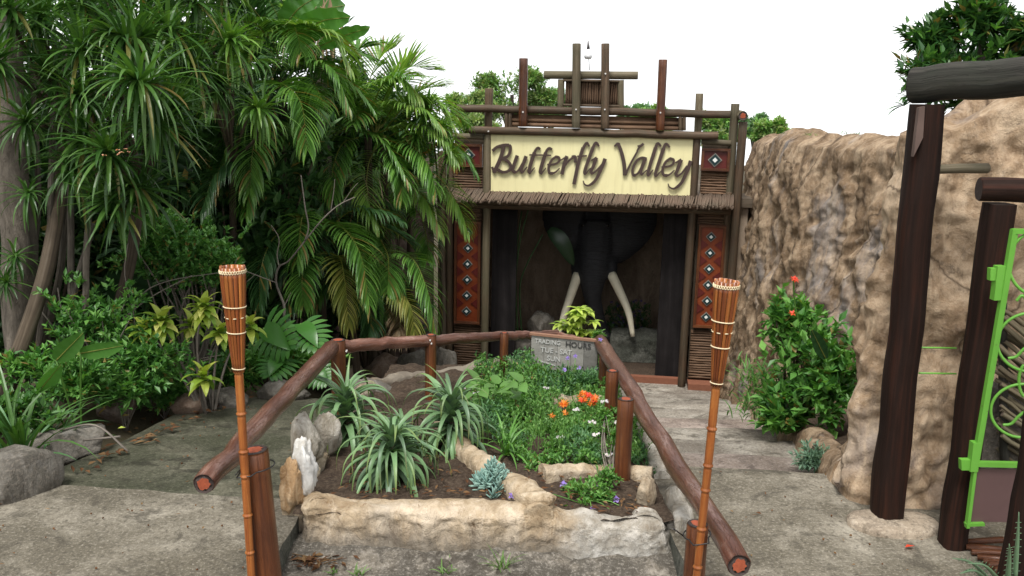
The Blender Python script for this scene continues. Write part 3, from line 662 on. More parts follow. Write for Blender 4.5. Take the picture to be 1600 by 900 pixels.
# sign board
q = [F(*p, -.07) for p in ((767, 208), (1085, 214), (1083, 306), (767, 299))]
mb = MB(); mb.add([v+Vector((0, o, 0)) for o in (0, .03) for v in q], [(0, 3, 2, 1), (4, 5, 6, 7), (0, 1, 5, 4), (1, 2, 6, 5), (2, 3, 7, 6), (3, 0, 4, 7)])
board = mb.build('sign_board', 'sign_cream', ent, local=True)
Z1 = lambda x, y: (764 + x/9, 205 + y/9)
Z2 = lambda x, y: (925 + x/9, 205 + y/9)
def letter(strokes, Z):
    mb = MB(); S = 12.05/FPX/9
    for k, (pts, w0, w1) in enumerate(strokes):
        ps = []
        for a in pts: ps.append(F(*Z(a[0], a[1]), -.082 - .0016*k))
        n = max(4, 5*(len(ps)-1)); c = spline(ps, n) if len(ps) > 2 else spline(ps, 3); n = len(c)-1
        Lf, Rt = [], []
        for i, p in enumerate(c):
            t = (c[min(i+1, n)]-c[max(i-1, 0)]).normalized(); nr = Vector((-t.z, 0, t.x))
            w = lerp(w0, w1, i/n)*S/2*.86
            Lf.append(p+nr*w); Rt.append(p-nr*w)
        fr = Vector((0, -.022, 0)); V = Lf+Rt+[p+fr for p in Lf]+[p+fr for p in Rt]; m = n+1; f = []
        for i in range(n):
            f += [(2*m+i, 2*m+i+1, 3*m+i+1, 3*m+i), (i, 2*m+i, 2*m+i+1, i+1)[::-1], (m+i, m+i+1, 3*m+i+1, 3*m+i)[::-1]]
        f += [(0, m, 3*m, 2*m), (n, 2*m+n, 3*m+n, m+n)]
        mb.add(V, f)
    o = mb.build('letter', 'letter_brown', board, local=True)
T = 56
letter([([(212, 215), (160, 390), (72, 580)], 58, 62), ([(50, 275), (120, 220), (215, 195), (285, 195)], 44, 50), ([(285, 190), (305, 235), (275, 340), (190, 388)], 46, 48), ([(175, 375), (265, 420), (310, 490), (280, 555), (200, 575), (125, 540)], 44, 46), ([(45, 500), (75, 585)], 40, 20)], Z1)
letter([([(400, 340), (355, 470), (335, 545), (375, 580)], T, 48), ([(365, 585), (420, 540), (490, 420)], 30, 30), ([(525, 350), (475, 480), (455, 550), (480, 585)], T, 44), ([(470, 585), (540, 500)], 26, 18)], Z1)
letter([([(722, 252), (685, 235), (640, 300), (585, 470), (560, 560), (590, 590)], 36, 46), ([(640, 300), (585, 470), (565, 560)], T, T), ([(575, 592), (645, 510)], 26, 16)], Z1)
letter([([(888, 258), (845, 238), (800, 300), (740, 490), (718, 570), (750, 595)], 36, 46), ([(800, 300), (740, 490), (722, 570)], T, T), ([(735, 598), (805, 515)], 26, 16), ([(570, 332), (875, 338)], 24, 24)], Z1)
letter([([(820, 468), (920, 462), (985, 425), (985, 370), (935, 358)], 24, 44), ([(945, 355), (880, 410), (840, 510), (850, 580), (900, 592)], 36, 46), ([(885, 595), (935, 575), (995, 520)], 38, 16)], Z1)
letter([([(1098, 348), (1060, 460), (1025, 605)], T, T), ([(1045, 520), (1110, 430), (1180, 365)], 24, 34), ([(1165, 360), (1215, 360), (1215, 440)], 44, 46), ([(1005, 410), (1090, 360)], 20, 30)], Z1)
letter([([(1412, 212), (1372, 165), (1310, 270)], 28, 52), ([(1325, 230), (1255, 460), (1195, 745)], T, T), ([(1240, 352), (1378, 345)], 24, 24)], Z1)
letter([([(1550, 210), (1502, 162), (1450, 260)], 28, 52), ([(1465, 225), (1390, 430), (1345, 570), (1365, 605)], T, 46), ([(1355, 605), (1430, 515)], 26, 16)], Z1)
letter([([(1440, 410), (1515, 368)], 20, 34), ([(1512, 370), (1465, 500), (1435, 560), (1455, 600)], T, 44), ([(1445, 600), (1510, 555), (1600, 455)], 28, 30), ([(1635, 385), (1590, 500), (1510, 670), (1440, 745)], 60, 42), ([(1450, 735), (1395, 765), (1345, 745), (1325, 695)], 40, 14)], Z1)
letter([([(312, 212), (355, 175), (385, 185)], 22, 46), ([(368, 175), (410, 280), (450, 450), (462, 620)], 52, 62), ([(475, 600), (540, 460), (640, 280)], 34, 28), ([(632, 285), (665, 225), (725, 175)], 28, 40), ([(640, 210), (690, 200)], 26, 26)], Z2)
letter([([(770, 385), (700, 372), (625, 420), (570, 540), (580, 615), (615, 615)], 34, 44), ([(605, 618), (660, 570), (725, 430)], 32, 28), ([(750, 380), (705, 500), (685, 575), (710, 610)], T, 44), ([(700, 612), (770, 545)], 26, 16)], Z2)
letter([([(970, 212), (922, 170), (880, 270)], 28, 52), ([(893, 230), (830, 430), (785, 590), (805, 625)], T, 46), ([(795, 628), (860, 540)], 26, 16)], Z2)
letter([([(1092, 225), (1038, 178), (985, 290)], 28, 52), ([(1005, 240), (940, 440), (890, 600), (912, 632)], T, 46), ([(902, 634), (975, 555)], 26, 16)], Z2)
letter([([(975, 505), (1080, 490), (1142, 455), (1145, 400), (1090, 382)], 24, 44), ([(1100, 380), (1030, 440), (990, 545), (1005, 610), (1055, 622)], 36, 46), ([(1040, 625), (1095, 605), (1160, 545)], 38, 16)], Z2)
letter([([(1170, 445), (1255, 395)], 20, 34), ([(1255, 400), (1205, 530), (1180, 600), (1205, 635)], T, 44), ([(1190, 638), (1260, 590), (1340, 485)], 28, 30), ([(1388, 415), (1345, 540), (1265, 710), (1190, 790)], 60, 42), ([(1200, 780), (1145, 808), (1090, 785), (1068, 735)], 40, 14)], Z2)
# reed awning over the doorway
mb = MB(); a = F(704, 297, 0); b = F(1143, 307, 0); x = a.x
while x < b.x:
    for layer in range(2):
        k = (x-a.x)/(b.x-a.x); zt = lerp(a.z, b.z, k) + random.uniform(-.012, .014) - layer*.012
        xx = x + layer*.013 + random.uniform(-.008, .008); sl = random.uniform(.02, .07)
        L = random.uniform(.9, 1.08)
        p0 = Vector((xx+.02, .0, zt+.02)); p1 = Vector((xx+.02-sl*L, -.34*L, zt-.105*L+random.uniform(-.012, .012)))
        mb.tube([p0, p0.lerp(p1, .5)+Vector((0, 0, random.uniform(-.006, .006))), p1], random.uniform(.010, .0145), 6)
    x += .0235
o = mb.build('reed_awning', 'thatch_reed', ent, True, local=True); o['kind'] = 'stuff'
flog('beam', (703, 314), (1142, 324), 9, -.22, GB); flog('beam', (703, 319), (1142, 329), 13, -.06, GB)
# room behind the doorway
p = F(690, 580, 0); q = F(1150, 600, 0); zc = F(915, 316, 0).z; D = 2.6
def fbox(name, x0, x1, y0, y1, za, zb, mat):
    mb = MB(); mb.box(((x0+x1)/2, (y0+y1)/2, (za+zb)/2), (abs(x1-x0)/2, abs(y1-y0)/2, abs(zb-za)/2)); return mb.build(name, mat, ent, local=True)
mb = MB(); n = 40; V = []
for j in range(n+1):
    for i in range(n+1):
        x = lerp(p.x, q.x, i/n); z = lerp(ZG-.1, zc, j/n); V.append((x, D + .10*noise.noise(Vector((x*1.6, 0, z*1.6))) + .05*noise.noise(Vector((x*5, 0, z*4))), z))
mb.add(V, [(j*(n+1)+i, j*(n+1)+i+1, (j+1)*(n+1)+i+1, (j+1)*(n+1)+i) for j in range(n) for i in range(n)]); mb.build('back_wall', 'room_wall', ent, True, local=True)
fbox('side_wall', p.x, p.x+.12, .1, D+.3, ZG-.1, zc, 'room_wall'); fbox('side_wall', q.x-.12, q.x, .1, D+.3, ZG-.1, zc, 'room_wall')
fbox('room_floor', p.x, q.x, .1, D+.3, ZG-.2, ZG-.005, 'soil')
fbox('roof', p.x-.05, q.x+.05, .02, D+.4, zc, zc+.12, 'stem_brown')
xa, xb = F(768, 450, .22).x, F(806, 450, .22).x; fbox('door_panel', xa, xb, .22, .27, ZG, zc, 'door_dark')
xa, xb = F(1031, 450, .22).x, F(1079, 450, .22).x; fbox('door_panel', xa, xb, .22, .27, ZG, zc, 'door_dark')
for x, d in ((F(758, 400, 0).x, .12), (F(1076, 400, 0).x, .12)): fbox('jamb', x-.03, x+.03, .0, .26, ZG, zc, 'stem_brown')
fbox('back_panel', F(712, 400, .06).x, F(754, 400, .06).x, .062, .10, ZG, F(730, 326, .06).z, 'stem_brown')
fbox('back_panel', F(1086, 400, .06).x, F(1130, 400, .06).x, .062, .10, ZG, F(1110, 333, .06).z, 'stem_brown')
fbox('back_panel', F(710, 260, .06).x, F(756, 260, .06).x, .062, .10, F(730, 300, .06).z, F(730, 217, .06).z, 'stem_brown')
fbox('back_panel', F(1096, 260, .06).x, F(1140, 260, .06).x, .062, .10, F(1117, 306, .06).z, F(1117, 226, .06).z, 'stem_brown')
def fworld(v): return FO + FU*v.x + FN*v.y + Vector((0, 0, v.z))
# plinth inside
a = F(948, 528, .9); b = F(1030, 592, .9)
pl = thing('display_plinth', 'pale grey cement plinth standing inside the dark doorway', 'plinth', fworld(Vector(((a.x+b.x)/2, 1.2, ZG))), YAW)
mb = rock_strip([(-.36, -.25), (-.1, -.28), (.36, -.25)], 0.0, a.z-ZG, .5, 24, 14, .03, freq=6, big=.02); mb.build('block', 'concrete_edge', pl, True, local=True)

# elephant head
ED = 1.25
ele_o = F(930, 370, ED+.5); ele = thing('elephant_bust', 'dark life-size elephant head with long ivory tusks inside the doorway', 'statue', fworld(ele_o), YAW)
E0 = ele_o
def E(px, py, dy=ED): return F(px, py, dy)-E0
def ico(mb, c, r, sub=3, rot=None):
    bm = bmesh.new(); bmesh.ops.create_icosphere(bm, subdivisions=sub, radius=1.0); bm.verts.ensure_lookup_table()
    V = [];
    for v in bm.verts:
        p = Vector((v.co.x*r[0], v.co.y*r[1], v.co.z*r[2])); V.append(c + (rot @ p if rot is not None else p))
    mb.add(V, [tuple(v.index for v in f.verts) for f in bm.faces]); bm.free()
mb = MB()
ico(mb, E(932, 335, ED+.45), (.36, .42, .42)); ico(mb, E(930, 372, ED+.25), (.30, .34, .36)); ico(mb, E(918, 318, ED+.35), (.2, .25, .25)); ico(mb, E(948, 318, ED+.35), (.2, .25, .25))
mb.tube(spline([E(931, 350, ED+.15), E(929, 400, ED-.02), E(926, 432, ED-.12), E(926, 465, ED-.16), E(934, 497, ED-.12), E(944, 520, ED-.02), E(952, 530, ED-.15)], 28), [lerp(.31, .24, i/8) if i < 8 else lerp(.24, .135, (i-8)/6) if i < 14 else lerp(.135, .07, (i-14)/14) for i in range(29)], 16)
for sg, sx in ((-1, 904), (1, 953)):
    mb.tube(spline([E(sx-sg*10, 385, ED+.1), E(sx-sg*2, 415, ED-.02), E(sx+sg*1, 434, ED-.1)], 8), [.18-.010*i for i in range(9)], 12)
    ico(mb, E(931+sg*27, 356, ED+.08), (.09, .09, .05))
def ear(pts, inner, dirn):
    n = 10; mbv = []; m = len(pts)
    cs = spline(pts, 20); ins = spline(inner, 20)
    for side in (0, 1):
        for i in range(21):
            for k in range(n+1):
                u = k/n; q = ins[i].lerp(cs[i], u) + Vector((0, -.16*math.sin(u*2.6)*(1) + .22*u + .03*math.sin(i*.9)*u + side*(.10-.05*u), 0))
                mbv.append(q)
    W = n+1; N = 21*W; f = []
    for i in range(20):
        for k in range(n):
            f.append((i*W+k, (i+1)*W+k, (i+1)*W+k+1, i*W+k+1)); f.append((N+i*W+k, N+i*W+k+1, N+(i+1)*W+k+1, N+(i+1)*W+k))
    for i in range(20): f.append((i*W+n, (i+1)*W+n, N+(i+1)*W+n, N+i*W+n)); f.append((i*W, N+i*W, N+(i+1)*W, (i+1)*W))
    for k in range(n): f.append((k, k+1, N+k+1, N+k)); f.append((20*W+k, N+20*W+k, N+20*W+k+1, 20*W+k+1))
    mb.add(mbv, f)
ear([E(900, 298), E(862, 305), E(846, 332), E(850, 362), E(870, 385), E(892, 402), E(905, 400)], [E(915, 310), E(912, 340), E(912, 370), E(915, 392)], -1)
ear([E(965, 300), E(1005, 308), E(1027, 332), E(1024, 362), E(1003, 390), E(976, 412), E(958, 414)], [E(948, 310), E(951, 340), E(951, 370), E(948, 398)], 1)
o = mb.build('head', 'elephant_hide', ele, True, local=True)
md = o.modifiers.new('remesh', 'REMESH'); md.mode = 'VOXEL'; md.voxel_size = .028; md.use_smooth_shade = True
md = o.modifiers.new('smooth', 'SMOOTH'); md.iterations = 4; md.factor = .5
for pts in ([E(903, 428, ED-.12), E(893, 458, ED-.26), E(882, 490, ED-.40), E(872, 526, ED-.46)], [E(955, 428, ED-.12), E(968, 455, ED-.26), E(982, 488, ED-.40), E(989, 526, ED-.46)]):
    mb = MB(); c = spline(pts, 14); mb.tube(c, [lerp(.075, .034, (i/14)**1.5) for i in range(15)], 12); mb.build('tusk', 'ivory', ele, True, local=True)
for sx in (911, 949):
    mb = MB(); ico(mb, E(sx, 352, ED-.08), (.03, .03, .03), 2); mb.build('eye', 'elephant_eye', ele, True, local=True)

# lamp above the gate
lp = thing('lamp', 'small white flood lamp on thin rod above the entrance crossbar', 'lamp', fworld(F(921, 110, .06)), YAW)
b0 = F(921, 110, .06)
mb = MB(); mb.tube([Vector((0, 0, 0)), F(920, 91, .06)-b0], .006, 6); mb.build('rod', 'lamp_metal', lp, True, local=True)
c = F(919, 85, .06)-b0; mb = MB(); prof = [(.0, -.062), (.04, -.058), (.056, -.03), (.050, .0), (.03, .04), (.016, .07)]
mb.tube([c+Vector((0, 0, z)) for r, z in prof], [max(r, .002) for r, z in prof], 16); mb.build('lamp_shade', 'lamp_white', lp, True, local=True)
mb = MB(); mb.tube([c+Vector((0, 0, .07)), F(919, 64, .06)-b0], [.022, .008], 8); mb.build('spike', 'lamp_metal', lp, True, local=True)
# ------------------------------------------------------------------ planter: rendered rock walls and set stones
def rock(name, label, c, r, mat, seed=0, rot=0.0, sub=4, rough=.22, parent=None, cat='rock', flat=.0):
    bm = bmesh.new(); bmesh.ops.create_icosphere(bm, subdivisions=sub, radius=1.0)
    Rm = Matrix.Rotation(rot, 3, 'Z')
    for v in bm.verts:
        p = v.co.copy(); s = p*1.2 + Vector((seed*5.3, seed*2.1, seed))
        d = 1 + rough*noise.noise(s*.9)*1.5 + rough*.75*noise.noise(s*2.3) + rough*.42*noise.noise(s*5.5) + rough*.22*noise.noise(s*12)
        q = p*d
        for k in range(5):   # a few chipped facets
            an = noise.cell(Vector((seed+k*3.7, 1.5, .5)))*6.28; nn = Vector((math.cos(an), math.sin(an), noise.cell(Vector((seed, k*2.1, 3.5)))*.9)).normalized()
            e = q.dot(nn)-.70
            if e > 0: q -= nn*e*.8
        if flat and q.z > flat: q.z = flat + (q.z-flat)*.3
        v.co = Rm @ Vector((q.x*r[0], q.y*r[1], q.z*r[2]))
    me = bpy.data.meshes.new(name); bm.to_mesh(me); bm.free(); me.materials.append(M[mat])
    me.polygons.foreach_set('use_smooth', [True]*len(me.polygons))
    loc = Vector(c)
    if parent is not None: loc = loc - ORG[parent.name]
    o = link(name, me, parent, loc)
    if parent is None: tag(o, label, cat)
    return o
plt = thing('planter', 'low rendered rock planter holding aloes and flowers in the centre', 'planter', (-.1, 3.85, -.13))
def wpart(mb, name, mat, par): return mb.build(name, mat, par, True)
wpart(rock_strip([(-1.05, 3.98), (-1.02, 3.87), (-.92, 3.82), (-.5, 3.80), (0.0, 3.79), (.3, 3.80), (.6, 3.79), (.77, 3.82), (.80, 3.95)], -.24, lambda p: .068+.015*sstep(-.8, -1.0, p.x)-.04*sstep(.18, .3, p.x), .12, 210, 50, .030, batter=.07, freq=4.5, seed=11, big=.035, topamp=.012, ledge=.010, grit=.008), 'front_wall', 'planter_front', plt)
wpart(rock_strip([(.23, 3.86), (.22, 4.02), (.10, 4.28), (-.08, 4.6), (-.25, 5.0), (-.36, 5.5)], lambda p: soil_z(p.x, p.y)-.08, lambda p: soil_z(p.x, p.y)+.06, .11, 90, 12, .03, batter=.02, freq=8, seed=13, big=.03, topamp=.03), 'dividing_ridge', 'planter_rock', plt)
wpart(rock_strip([(.20, 4.42), (.35, 4.48), (.55, 4.52), (.78, 4.46)], lambda p: soil_z(p.x, p.y)-.08, lambda p: soil_z(p.x, p.y)+.05, .08, 50, 8, .02, freq=9, seed=14, big=.03, topamp=.03), 'back_ridge', 'planter_rock', plt)
wpart(rock_strip([(.30, 5.9), (.5, 5.95), (.78, 5.9)], lambda p: soil_z(p.x, p.y)-.08, lambda p: soil_z(p.x, p.y)+.06, .08, 40, 8, .02, freq=9, seed=15, big=.03, topamp=.03), 'back_ridge', 'planter_rock', plt)
wpart(rock_strip([(.76, 6.9), (.82, 6.0), (.83, 5.0), (.81, 4.5)], lambda p: -.5+.0*p.y, lambda p: soil_z(p.x, p.y)+.03, .08, 70, 12, .03, freq=8, seed=16, big=.02), 'side_wall', 'planter_rock_pale', plt)
wpart(rock_strip([(.81, 4.22), (.83, 4.0), (.80, 3.88)], lambda p: -.22, lambda p: .045, .08, 30, 12, .03, freq=8, seed=17, big=.02), 'side_wall', 'planter_rock_pale', plt)
wpart(rock_strip([(-1.0, 3.98), (-1.04, 4.3), (-1.05, 4.9), (-1.06, 6.0), (-.9, 6.7), (-.4, 7.1), (.2, 7.25), (.8, 7.1)], lambda p: -1.0, lambda p: soil_z(p.x, p.y)+.02, .10, 110, 12, .03, freq=8, seed=18, big=.02), 'side_wall', 'planter_rock', plt)
p = P(478, 735, 4.05); rock('stone', '', p, (.068, .085, .165), 'stone_white', 1, .2, parent=plt, rough=.34)
p = P(459, 752, 4.0); rock('stone', '', p+Vector((0, 0, -.02)), (.06, .07, .14), 'stone_orange', 2, .4, parent=plt, rough=.34)
p = P(476, 690, 4.55); rock('stone', '', p, (.10, .10, .15), 'planter_rock_pale', 3, .8, parent=plt)
p = P(508, 680, 4.75); rock('stone', '', p, (.10, .08, .12), 'planter_rock_pale', 4, .8, parent=plt)
rock('stone', '', (.84, 3.98, -.05), (.09, .10, .10), 'planter_rock_pale', 8, .5, parent=plt)
p = P(1010, 772, 4.15); rock('stone', '', p, (.055, .05, .085), 'stone_tan', 5, .3, parent=plt)
p = P(840, 782, 3.92); rock('stone', '', p, (.10, .055, .045), 'planter_rock', 6, .0, parent=plt)

# ------------------------------------------------------------------ log handrail around the planter
hr = thing('log_handrail', 'reddish brown log handrail on short posts fencing the planter', 'handrail', (0, 3.3, 0))
RL = ('log_rail', 'end_dark', 'end_red'); RP = ('log_red', 'end_dark', 'end_red')
def rail(a, b, r0, r1, bend=.012, mid=None): return log('rail', a, b, r0, r1, RL, hr, core=True, bend=bend, n=18, wob=.09, mid=mid, seg=22)
def hpost(px, py, Y, r, zb, mats=RP, top=0.0, lean=(0, 0)):
    t = P(px, py, Y); return log('post', (t.x+lean[0], t.y+lean[1], zb), (t.x, t.y, t.z+top), r*1.04, r, mats, hr, core=True, n=18, wob=.05)
rail(P(318, 756, 3.2), P(518, 543, 5.42), .043, .052)
rail(P(524, 541, 5.52), P(676, 532, 6.2), .043, .042)
rail(P(668, 533, 6.22), P(790, 524, 6.82), .041, .038)
rail(P(784, 525, 6.80), P(872, 522, 7.02), .036, .033)
rail(P(866, 523, 7.05), P(945, 542, 6.62), .033, .033)
rail(P(1155, 884, 2.85), P(938, 534, 6.62), .043, .056, bend=.014)
hpost(396, 703, 3.32, .058, -.2, lean=(.05, 0)); hpost(1090, 818, 3.02, .040, -.2, lean=(.0, 0))
hpost(528, 531, 5.5, .048, -.2); hpost(673, 523, 6.16, .040, -.35); hpost(788, 520, 6.72, .033, -.4)
hpost(978, 623, 4.50, .044, -.1); hpost(957, 579, 5.35, .040, -.2); hpost(944, 556, 6.2, .034, -.3)
for px, py, Y in ((541, 549, 5.44), (672, 532, 6.11), (674, 537, 6.11)):
    mb = MB(); q = P(px, py, Y); mb.tube([q+Vector((0, .02, 0)), q], .006, 8); mb.build('bolt', 'bolt', hr)

# ------------------------------------------------------------------ bamboo torches
def torch(label, top, bot, Y, tie, tie_r, tail, bands):
    T0 = P(*top, Y); B0 = P(*bot, Y); ax = (B0-T0).normalized(); S = (T0-P(top[0], top[1]+1, Y)).length
    B1 = B0 + ax*((B0.z+.14)/-ax.z if ax.z < 0 else 0)
    th = thing('bamboo_torch', label, 'torch', B1)
    head = 168*S; r_top, r_bot = 18.8*S, 8.5*S
    def rad(t): return lerp(r_top, r_bot, min(1, max(0, (t-.12)/.88))**1.1)
    sd = ax.cross(Vector((0, 1, 0))).normalized(); up = sd.cross(ax)
    n = 15
    for k in range(n):
        a0 = 2*math.pi*(k+.06)/n; a1 = 2*math.pi*(k+.92)/n; mb = MB(); V = []; rows = 10; extra = random.uniform(-.003, .002)
        for i in range(rows+1):
            t = i/rows; c = T0 + ax*(head*t + (extra if i == 0 else 0))
            for (an, dr) in ((a0, 0), ((a0+a1)/2, .0012), (a1, 0), (a1, -.004), (a0, -.004)):
                r = rad(t)+dr; V.append(c + (sd*math.cos(an)+up*math.sin(an))*r)
        f = []; uv = []
        for i in range(rows):
            for j in range(5):
                q = (j+1) % 5; f.append((i*5+j, i*5+q, (i+1)*5+q, (i+1)*5+j)); uv.append([(k*.3+j*.08, i*.03), (k*.3+q*.08, i*.03), (k*.3+q*.08, i*.03+.03), (k*.3+j*.08, i*.03+.03)])
        f += [(4, 3, 2, 1, 0), tuple(rows*5+j for j in range(5))]; uv += [[(0, 0)]*5]*2
        mb.add(V, f, 0, uv); mb.build('bamboo_strip', random.choice(['bamboo', 'bamboo', 'bamboo_dark']), th, True)
    mb = MB(); c0 = T0 + ax*head*.10; mb.tube([c0, c0+ax*head*.5], [r_top*.78, r_top*.55], 14, caps=True); mb.build('fuel_can', 'bamboo_dark', th, True)
    for t, w in bands:     # woven cane bindings
        mb = MB(); ring = []
        for k in range(25):
            an = 2*math.pi*k/24; tt = t + .004*math.sin(an+1); ring.append(T0 + ax*head*tt + (sd*math.cos(an)+up*math.sin(an))*(rad(tt)+.0018))
        mb.tube(ring, w, 6, caps=False); mb.build('cane_binding', 'cane_wrap', th, True)
    for ph in (0, math.pi):   # braided top edge
        mb = MB(); ring = []
        for k in range(97):
            an = 2*math.pi*k/96; tt = .045 + .016*math.sin(an*16+ph); ring.append(T0 + ax*head*tt + (sd*math.cos(an)+up*math.sin(an))*(rad(tt)+.002+.001*math.cos(an*16+ph)))
        mb.tube(ring, .0018, 5, caps=False); mb.build('braid', 'cane_wrap', th, True)
    for k in range(8):        # loose stitches
        an = 2*math.pi*(k+.3)/8; tt = .475; q = T0 + ax*head*tt + (sd*math.cos(an)+up*math.sin(an))*(rad(tt)+.0015); tg = (up*math.cos(an)-sd*math.sin(an))
        mb = MB(); mb.tube([q-tg*.006, q+tg*.006], .0022, 5); mb.build('stitch', 'cane_wrap', th, True)
    # cane with nodes
    pts, rs = [], []; L = (B1-T0).length; s = head*.93
    nodes = [head*1.0, head*1.42, head*1.80, head*2.05, head*2.45, head*2.85]
    while s < L:
        r = lerp(7.0, 6.3, (s-head)/(L-head))*S; near = min(abs(s-nd) for nd in nodes)
        pts.append(T0+ax*s); rs.append(r*(1.22 if near < .0045 else .94 if near < .012 else 1.0)); s += .0045
    pts.append(B1); rs.append(rs[-1]); mb = MB(); mb.tube(pts, rs, 12); mb.build('cane', 'bamboo', th, True)
    # black wire tie around cane and post
    q = T0 + ax*((T0.z-P(*tie, Y).z)/-ax.z); pc = Vector(tie_r[0]); rr = tie_r[1]; ring = []
    for k in range(33):
        an = 2*math.pi*k/32; x = pc.x + math.cos(an)*rr; y = pc.y + math.sin(an)*rr
        dx, dy = x-pc.x, y-pc.y
        if dy < 0 and abs(x-q.x) < .03: y = min(y, q.y-.013)
        ring.append(Vector((x, y, q.z+.006*math.cos(an)+.05*(x-pc.x))))
    mb = MB(); mb.tube(ring, .0028, 6, caps=False); e = P(*tail, Y-.02); mb.tube([ring[16 if tail[0] < tie[0] else 0], e], .0026, 6); mb.build('wire_tie', 'wire_black', th, True)
    return th
BD = [(.375, .0024), (.62, .0024), (.97, .0022)]
lp_ = P(396, 703, 3.32)
torch('bamboo torch tied to the left rail post, left of the aloes', (363, 416), (393, 905), 3.235, (384, 742), ((lp_.x+.015, 3.32, 0), .066), (368, 742), BD)
rp_ = P(1090, 818, 3.02)
torch('bamboo torch tied to the right rail post, in front of the steps', (1136, 439), (1088, 905), 2.955, (1101, 848), ((rp_.x, 3.02, 0), .05), (1052, 826), BD)

# ------------------------------------------------------------------ trading hours board
bc = [P(834, 527, 6.72), P(938, 535, 6.55), P(934, 582, 6.55), P(828, 578, 6.72)]
xa = (bc[1]-bc[0]); az = math.atan2(xa.y, xa.x)
bo = thing('notice_board', 'grey weathered trading hours board under the lime green shrub', 'sign', (bc[3]+bc[2])/2, az)
BW = xa.length; BH = (bc[0]-bc[3]).length; tilt = math.atan2(bc[1].z-bc[0].z, Vector((xa.x, xa.y)).length)
for k in range(5):
    w = BW/5; mb = MB(); mb.box((-BW/2+w*(k+.5), random.uniform(-.002, .002), BH/2), (w/2-.0015, .008, BH/2-.004)); mb.build('plank', 'board_grey', bo, local=True)
mb = MB(); mb.box((0, -.004, BH+.008), (BW/2+.012, .016, .009)); mb.build('top_strip', 'silver_frame', bo, local=True)
for sx in (-1, 1):
    mb = MB(); mb.box((sx*BW*.42, .02, BH*.1), (.012, .012, BH*.95)); mb.build('stake', 'stem_brown', bo, local=True)
def text(s, x, z, size, mat, name='lettering'):
    cu = bpy.data.curves.new('t', 'FONT'); cu.body = s; cu.size = size; cu.extrude = .0012; cu.resolution_u = 3; cu.offset = size*.012
    to = bpy.data.objects.new('t', cu); COL.objects.link(to); bpy.context.view_layer.update()
    me = bpy.data.meshes.new_from_object(to.evaluated_get(bpy.context.evaluated_depsgraph_get())); COL.objects.unlink(to); bpy.data.objects.remove(to)
    me.materials.clear(); me.materials.append(M[mat])
    return link(name, me, bo, (x, -.0125, z), (math.pi/2, 0, 0))
text('TRADING', -BW*.44, BH*.78, .048, 'paint_white'); text('HOURS', BW*.02, BH*.76, .062, 'paint_black')
text('TUE - SAT', -BW*.35, BH*.52, .058, 'paint_white'); text('SUN', -BW*.25, BH*.28, .058, 'paint_white')
mb = MB(); mb.box((-BW*.25, -.012, BH*.2), (BW*.13, .0015, .004), Matrix.Rotation(.2, 3, 'Y')); mb.build('painted_line', 'paint_white', bo, local=True)

# ------------------------------------------------------------------ dark timber frame and green gate on the right
pg = thing('timber_frame', 'dark rough timber gate frame with heavy log lintel', 'gate frame', (1.88, 4.03, 0))
def rough_post(name, base, top, w, d, mats, seed, taper=1.0, chamfer=True):
    mb = MB(); n = 26; K = 16; V = []; b = Vector(base); t = Vector(top); ps = spline([b, t], n)
    for i, p in enumerate(ps):
        k = i/n; ww = w*lerp(1, taper, k)
        ox = .012*noise.noise(Vector((k*5+seed, 0, 0))); 
        for j in range(K):
            an = 2*math.pi*j/K + math.pi/8; c, s = math.cos(an), math.sin(an); q = 5.0
            rr = 1/((abs(c)**q+abs(s)**q)**(1/q))
            jit = 1 + .10*noise.noise(Vector((c*2+seed*3, s*2, k*(t-b).length*3.2))) + .04*noise.noise(Vector((c*5+seed*3, s*5, k*12)))
            V.append(p + Vector((c*rr*ww/2*jit+ox, s*rr*d/2*jit, 0)))
    f = []; uv = []; L = (t-b).length
    for i in range(n):
        for j in range(K):
            q = (j+1) % K; f.append((i*K+j, i*K+q, (i+1)*K+q, (i+1)*K+j)); uv.append([(j/K, L*i/n), ((j+1)/K, L*i/n), ((j+1)/K, L*(i+1)/n), (j/K, L*(i+1)/n)])
    mb.add(V, f, 0, uv); mb.add(V[-K:], [tuple(range(K))], 1); mb.add(V[:K], [tuple(range(K-1, -1, -1))], 1)
    return mb.build(name, mats, pg, True)
rough_post('post', (1.885, 4.03, -.02), P(1448, 163, 4.03), .135, .14, ['timber_dark', 'end_dark'], 1, .92)
b2 = G(1487, 852, 0); rough_post('post', (b2.x, b2.y, -.05), P(1562, 318, 3.80), .105, .12, ['timber_dark', 'end_dark'], 2, 1.05)
# pale split face near the head of the first post
mb = MB(); a = P(1437, 168, 3.945); c = P(1428, 245, 3.945); d = P(1446, 166, 3.945); V = [a, d, P(1443, 215, 3.943), c]
mb.add([v+Vector((0, .004, 0)) for v in V]+[v+Vector((0, .03, 0)) for v in V], [(0, 3, 2, 1), (0, 1, 5, 4), (1, 2, 6, 5), (2, 3, 7, 6), (3, 0, 4, 7)]); mb.build('split_face', 'timber_worn', pg)
log('lintel', P(1424, 133, 4.12), P(1640, 110, 3.55)+Vector((.8, -.3, .06)), .082, .088, ('log_dark', 'end_dark'), pg, bend=.015, n=20, wob=.10, seg=22)
log('cross_log', P(1529, 296, 3.80), P(1640, 303, 3.70)+Vector((.7, -.1, 0)), .052, .056, ('timber_dark', 'end_dark'), pg, bend=.01, n=18, wob=.08)
log('peg', P(1458, 265, 4.0), P(1543, 263, 4.05), .021, .024, ('log_grey', 'log_end'), pg, bend=.004)
b3 = P(1583, 880, 3.25); log('post', (b3.x, b3.y, -.05), P(1612, 620, 3.25)+Vector((.06, 0, .9)), .05, .06, ('timber_dark', 'end_dark'), pg, bend=.012, n=16, wob=.1)
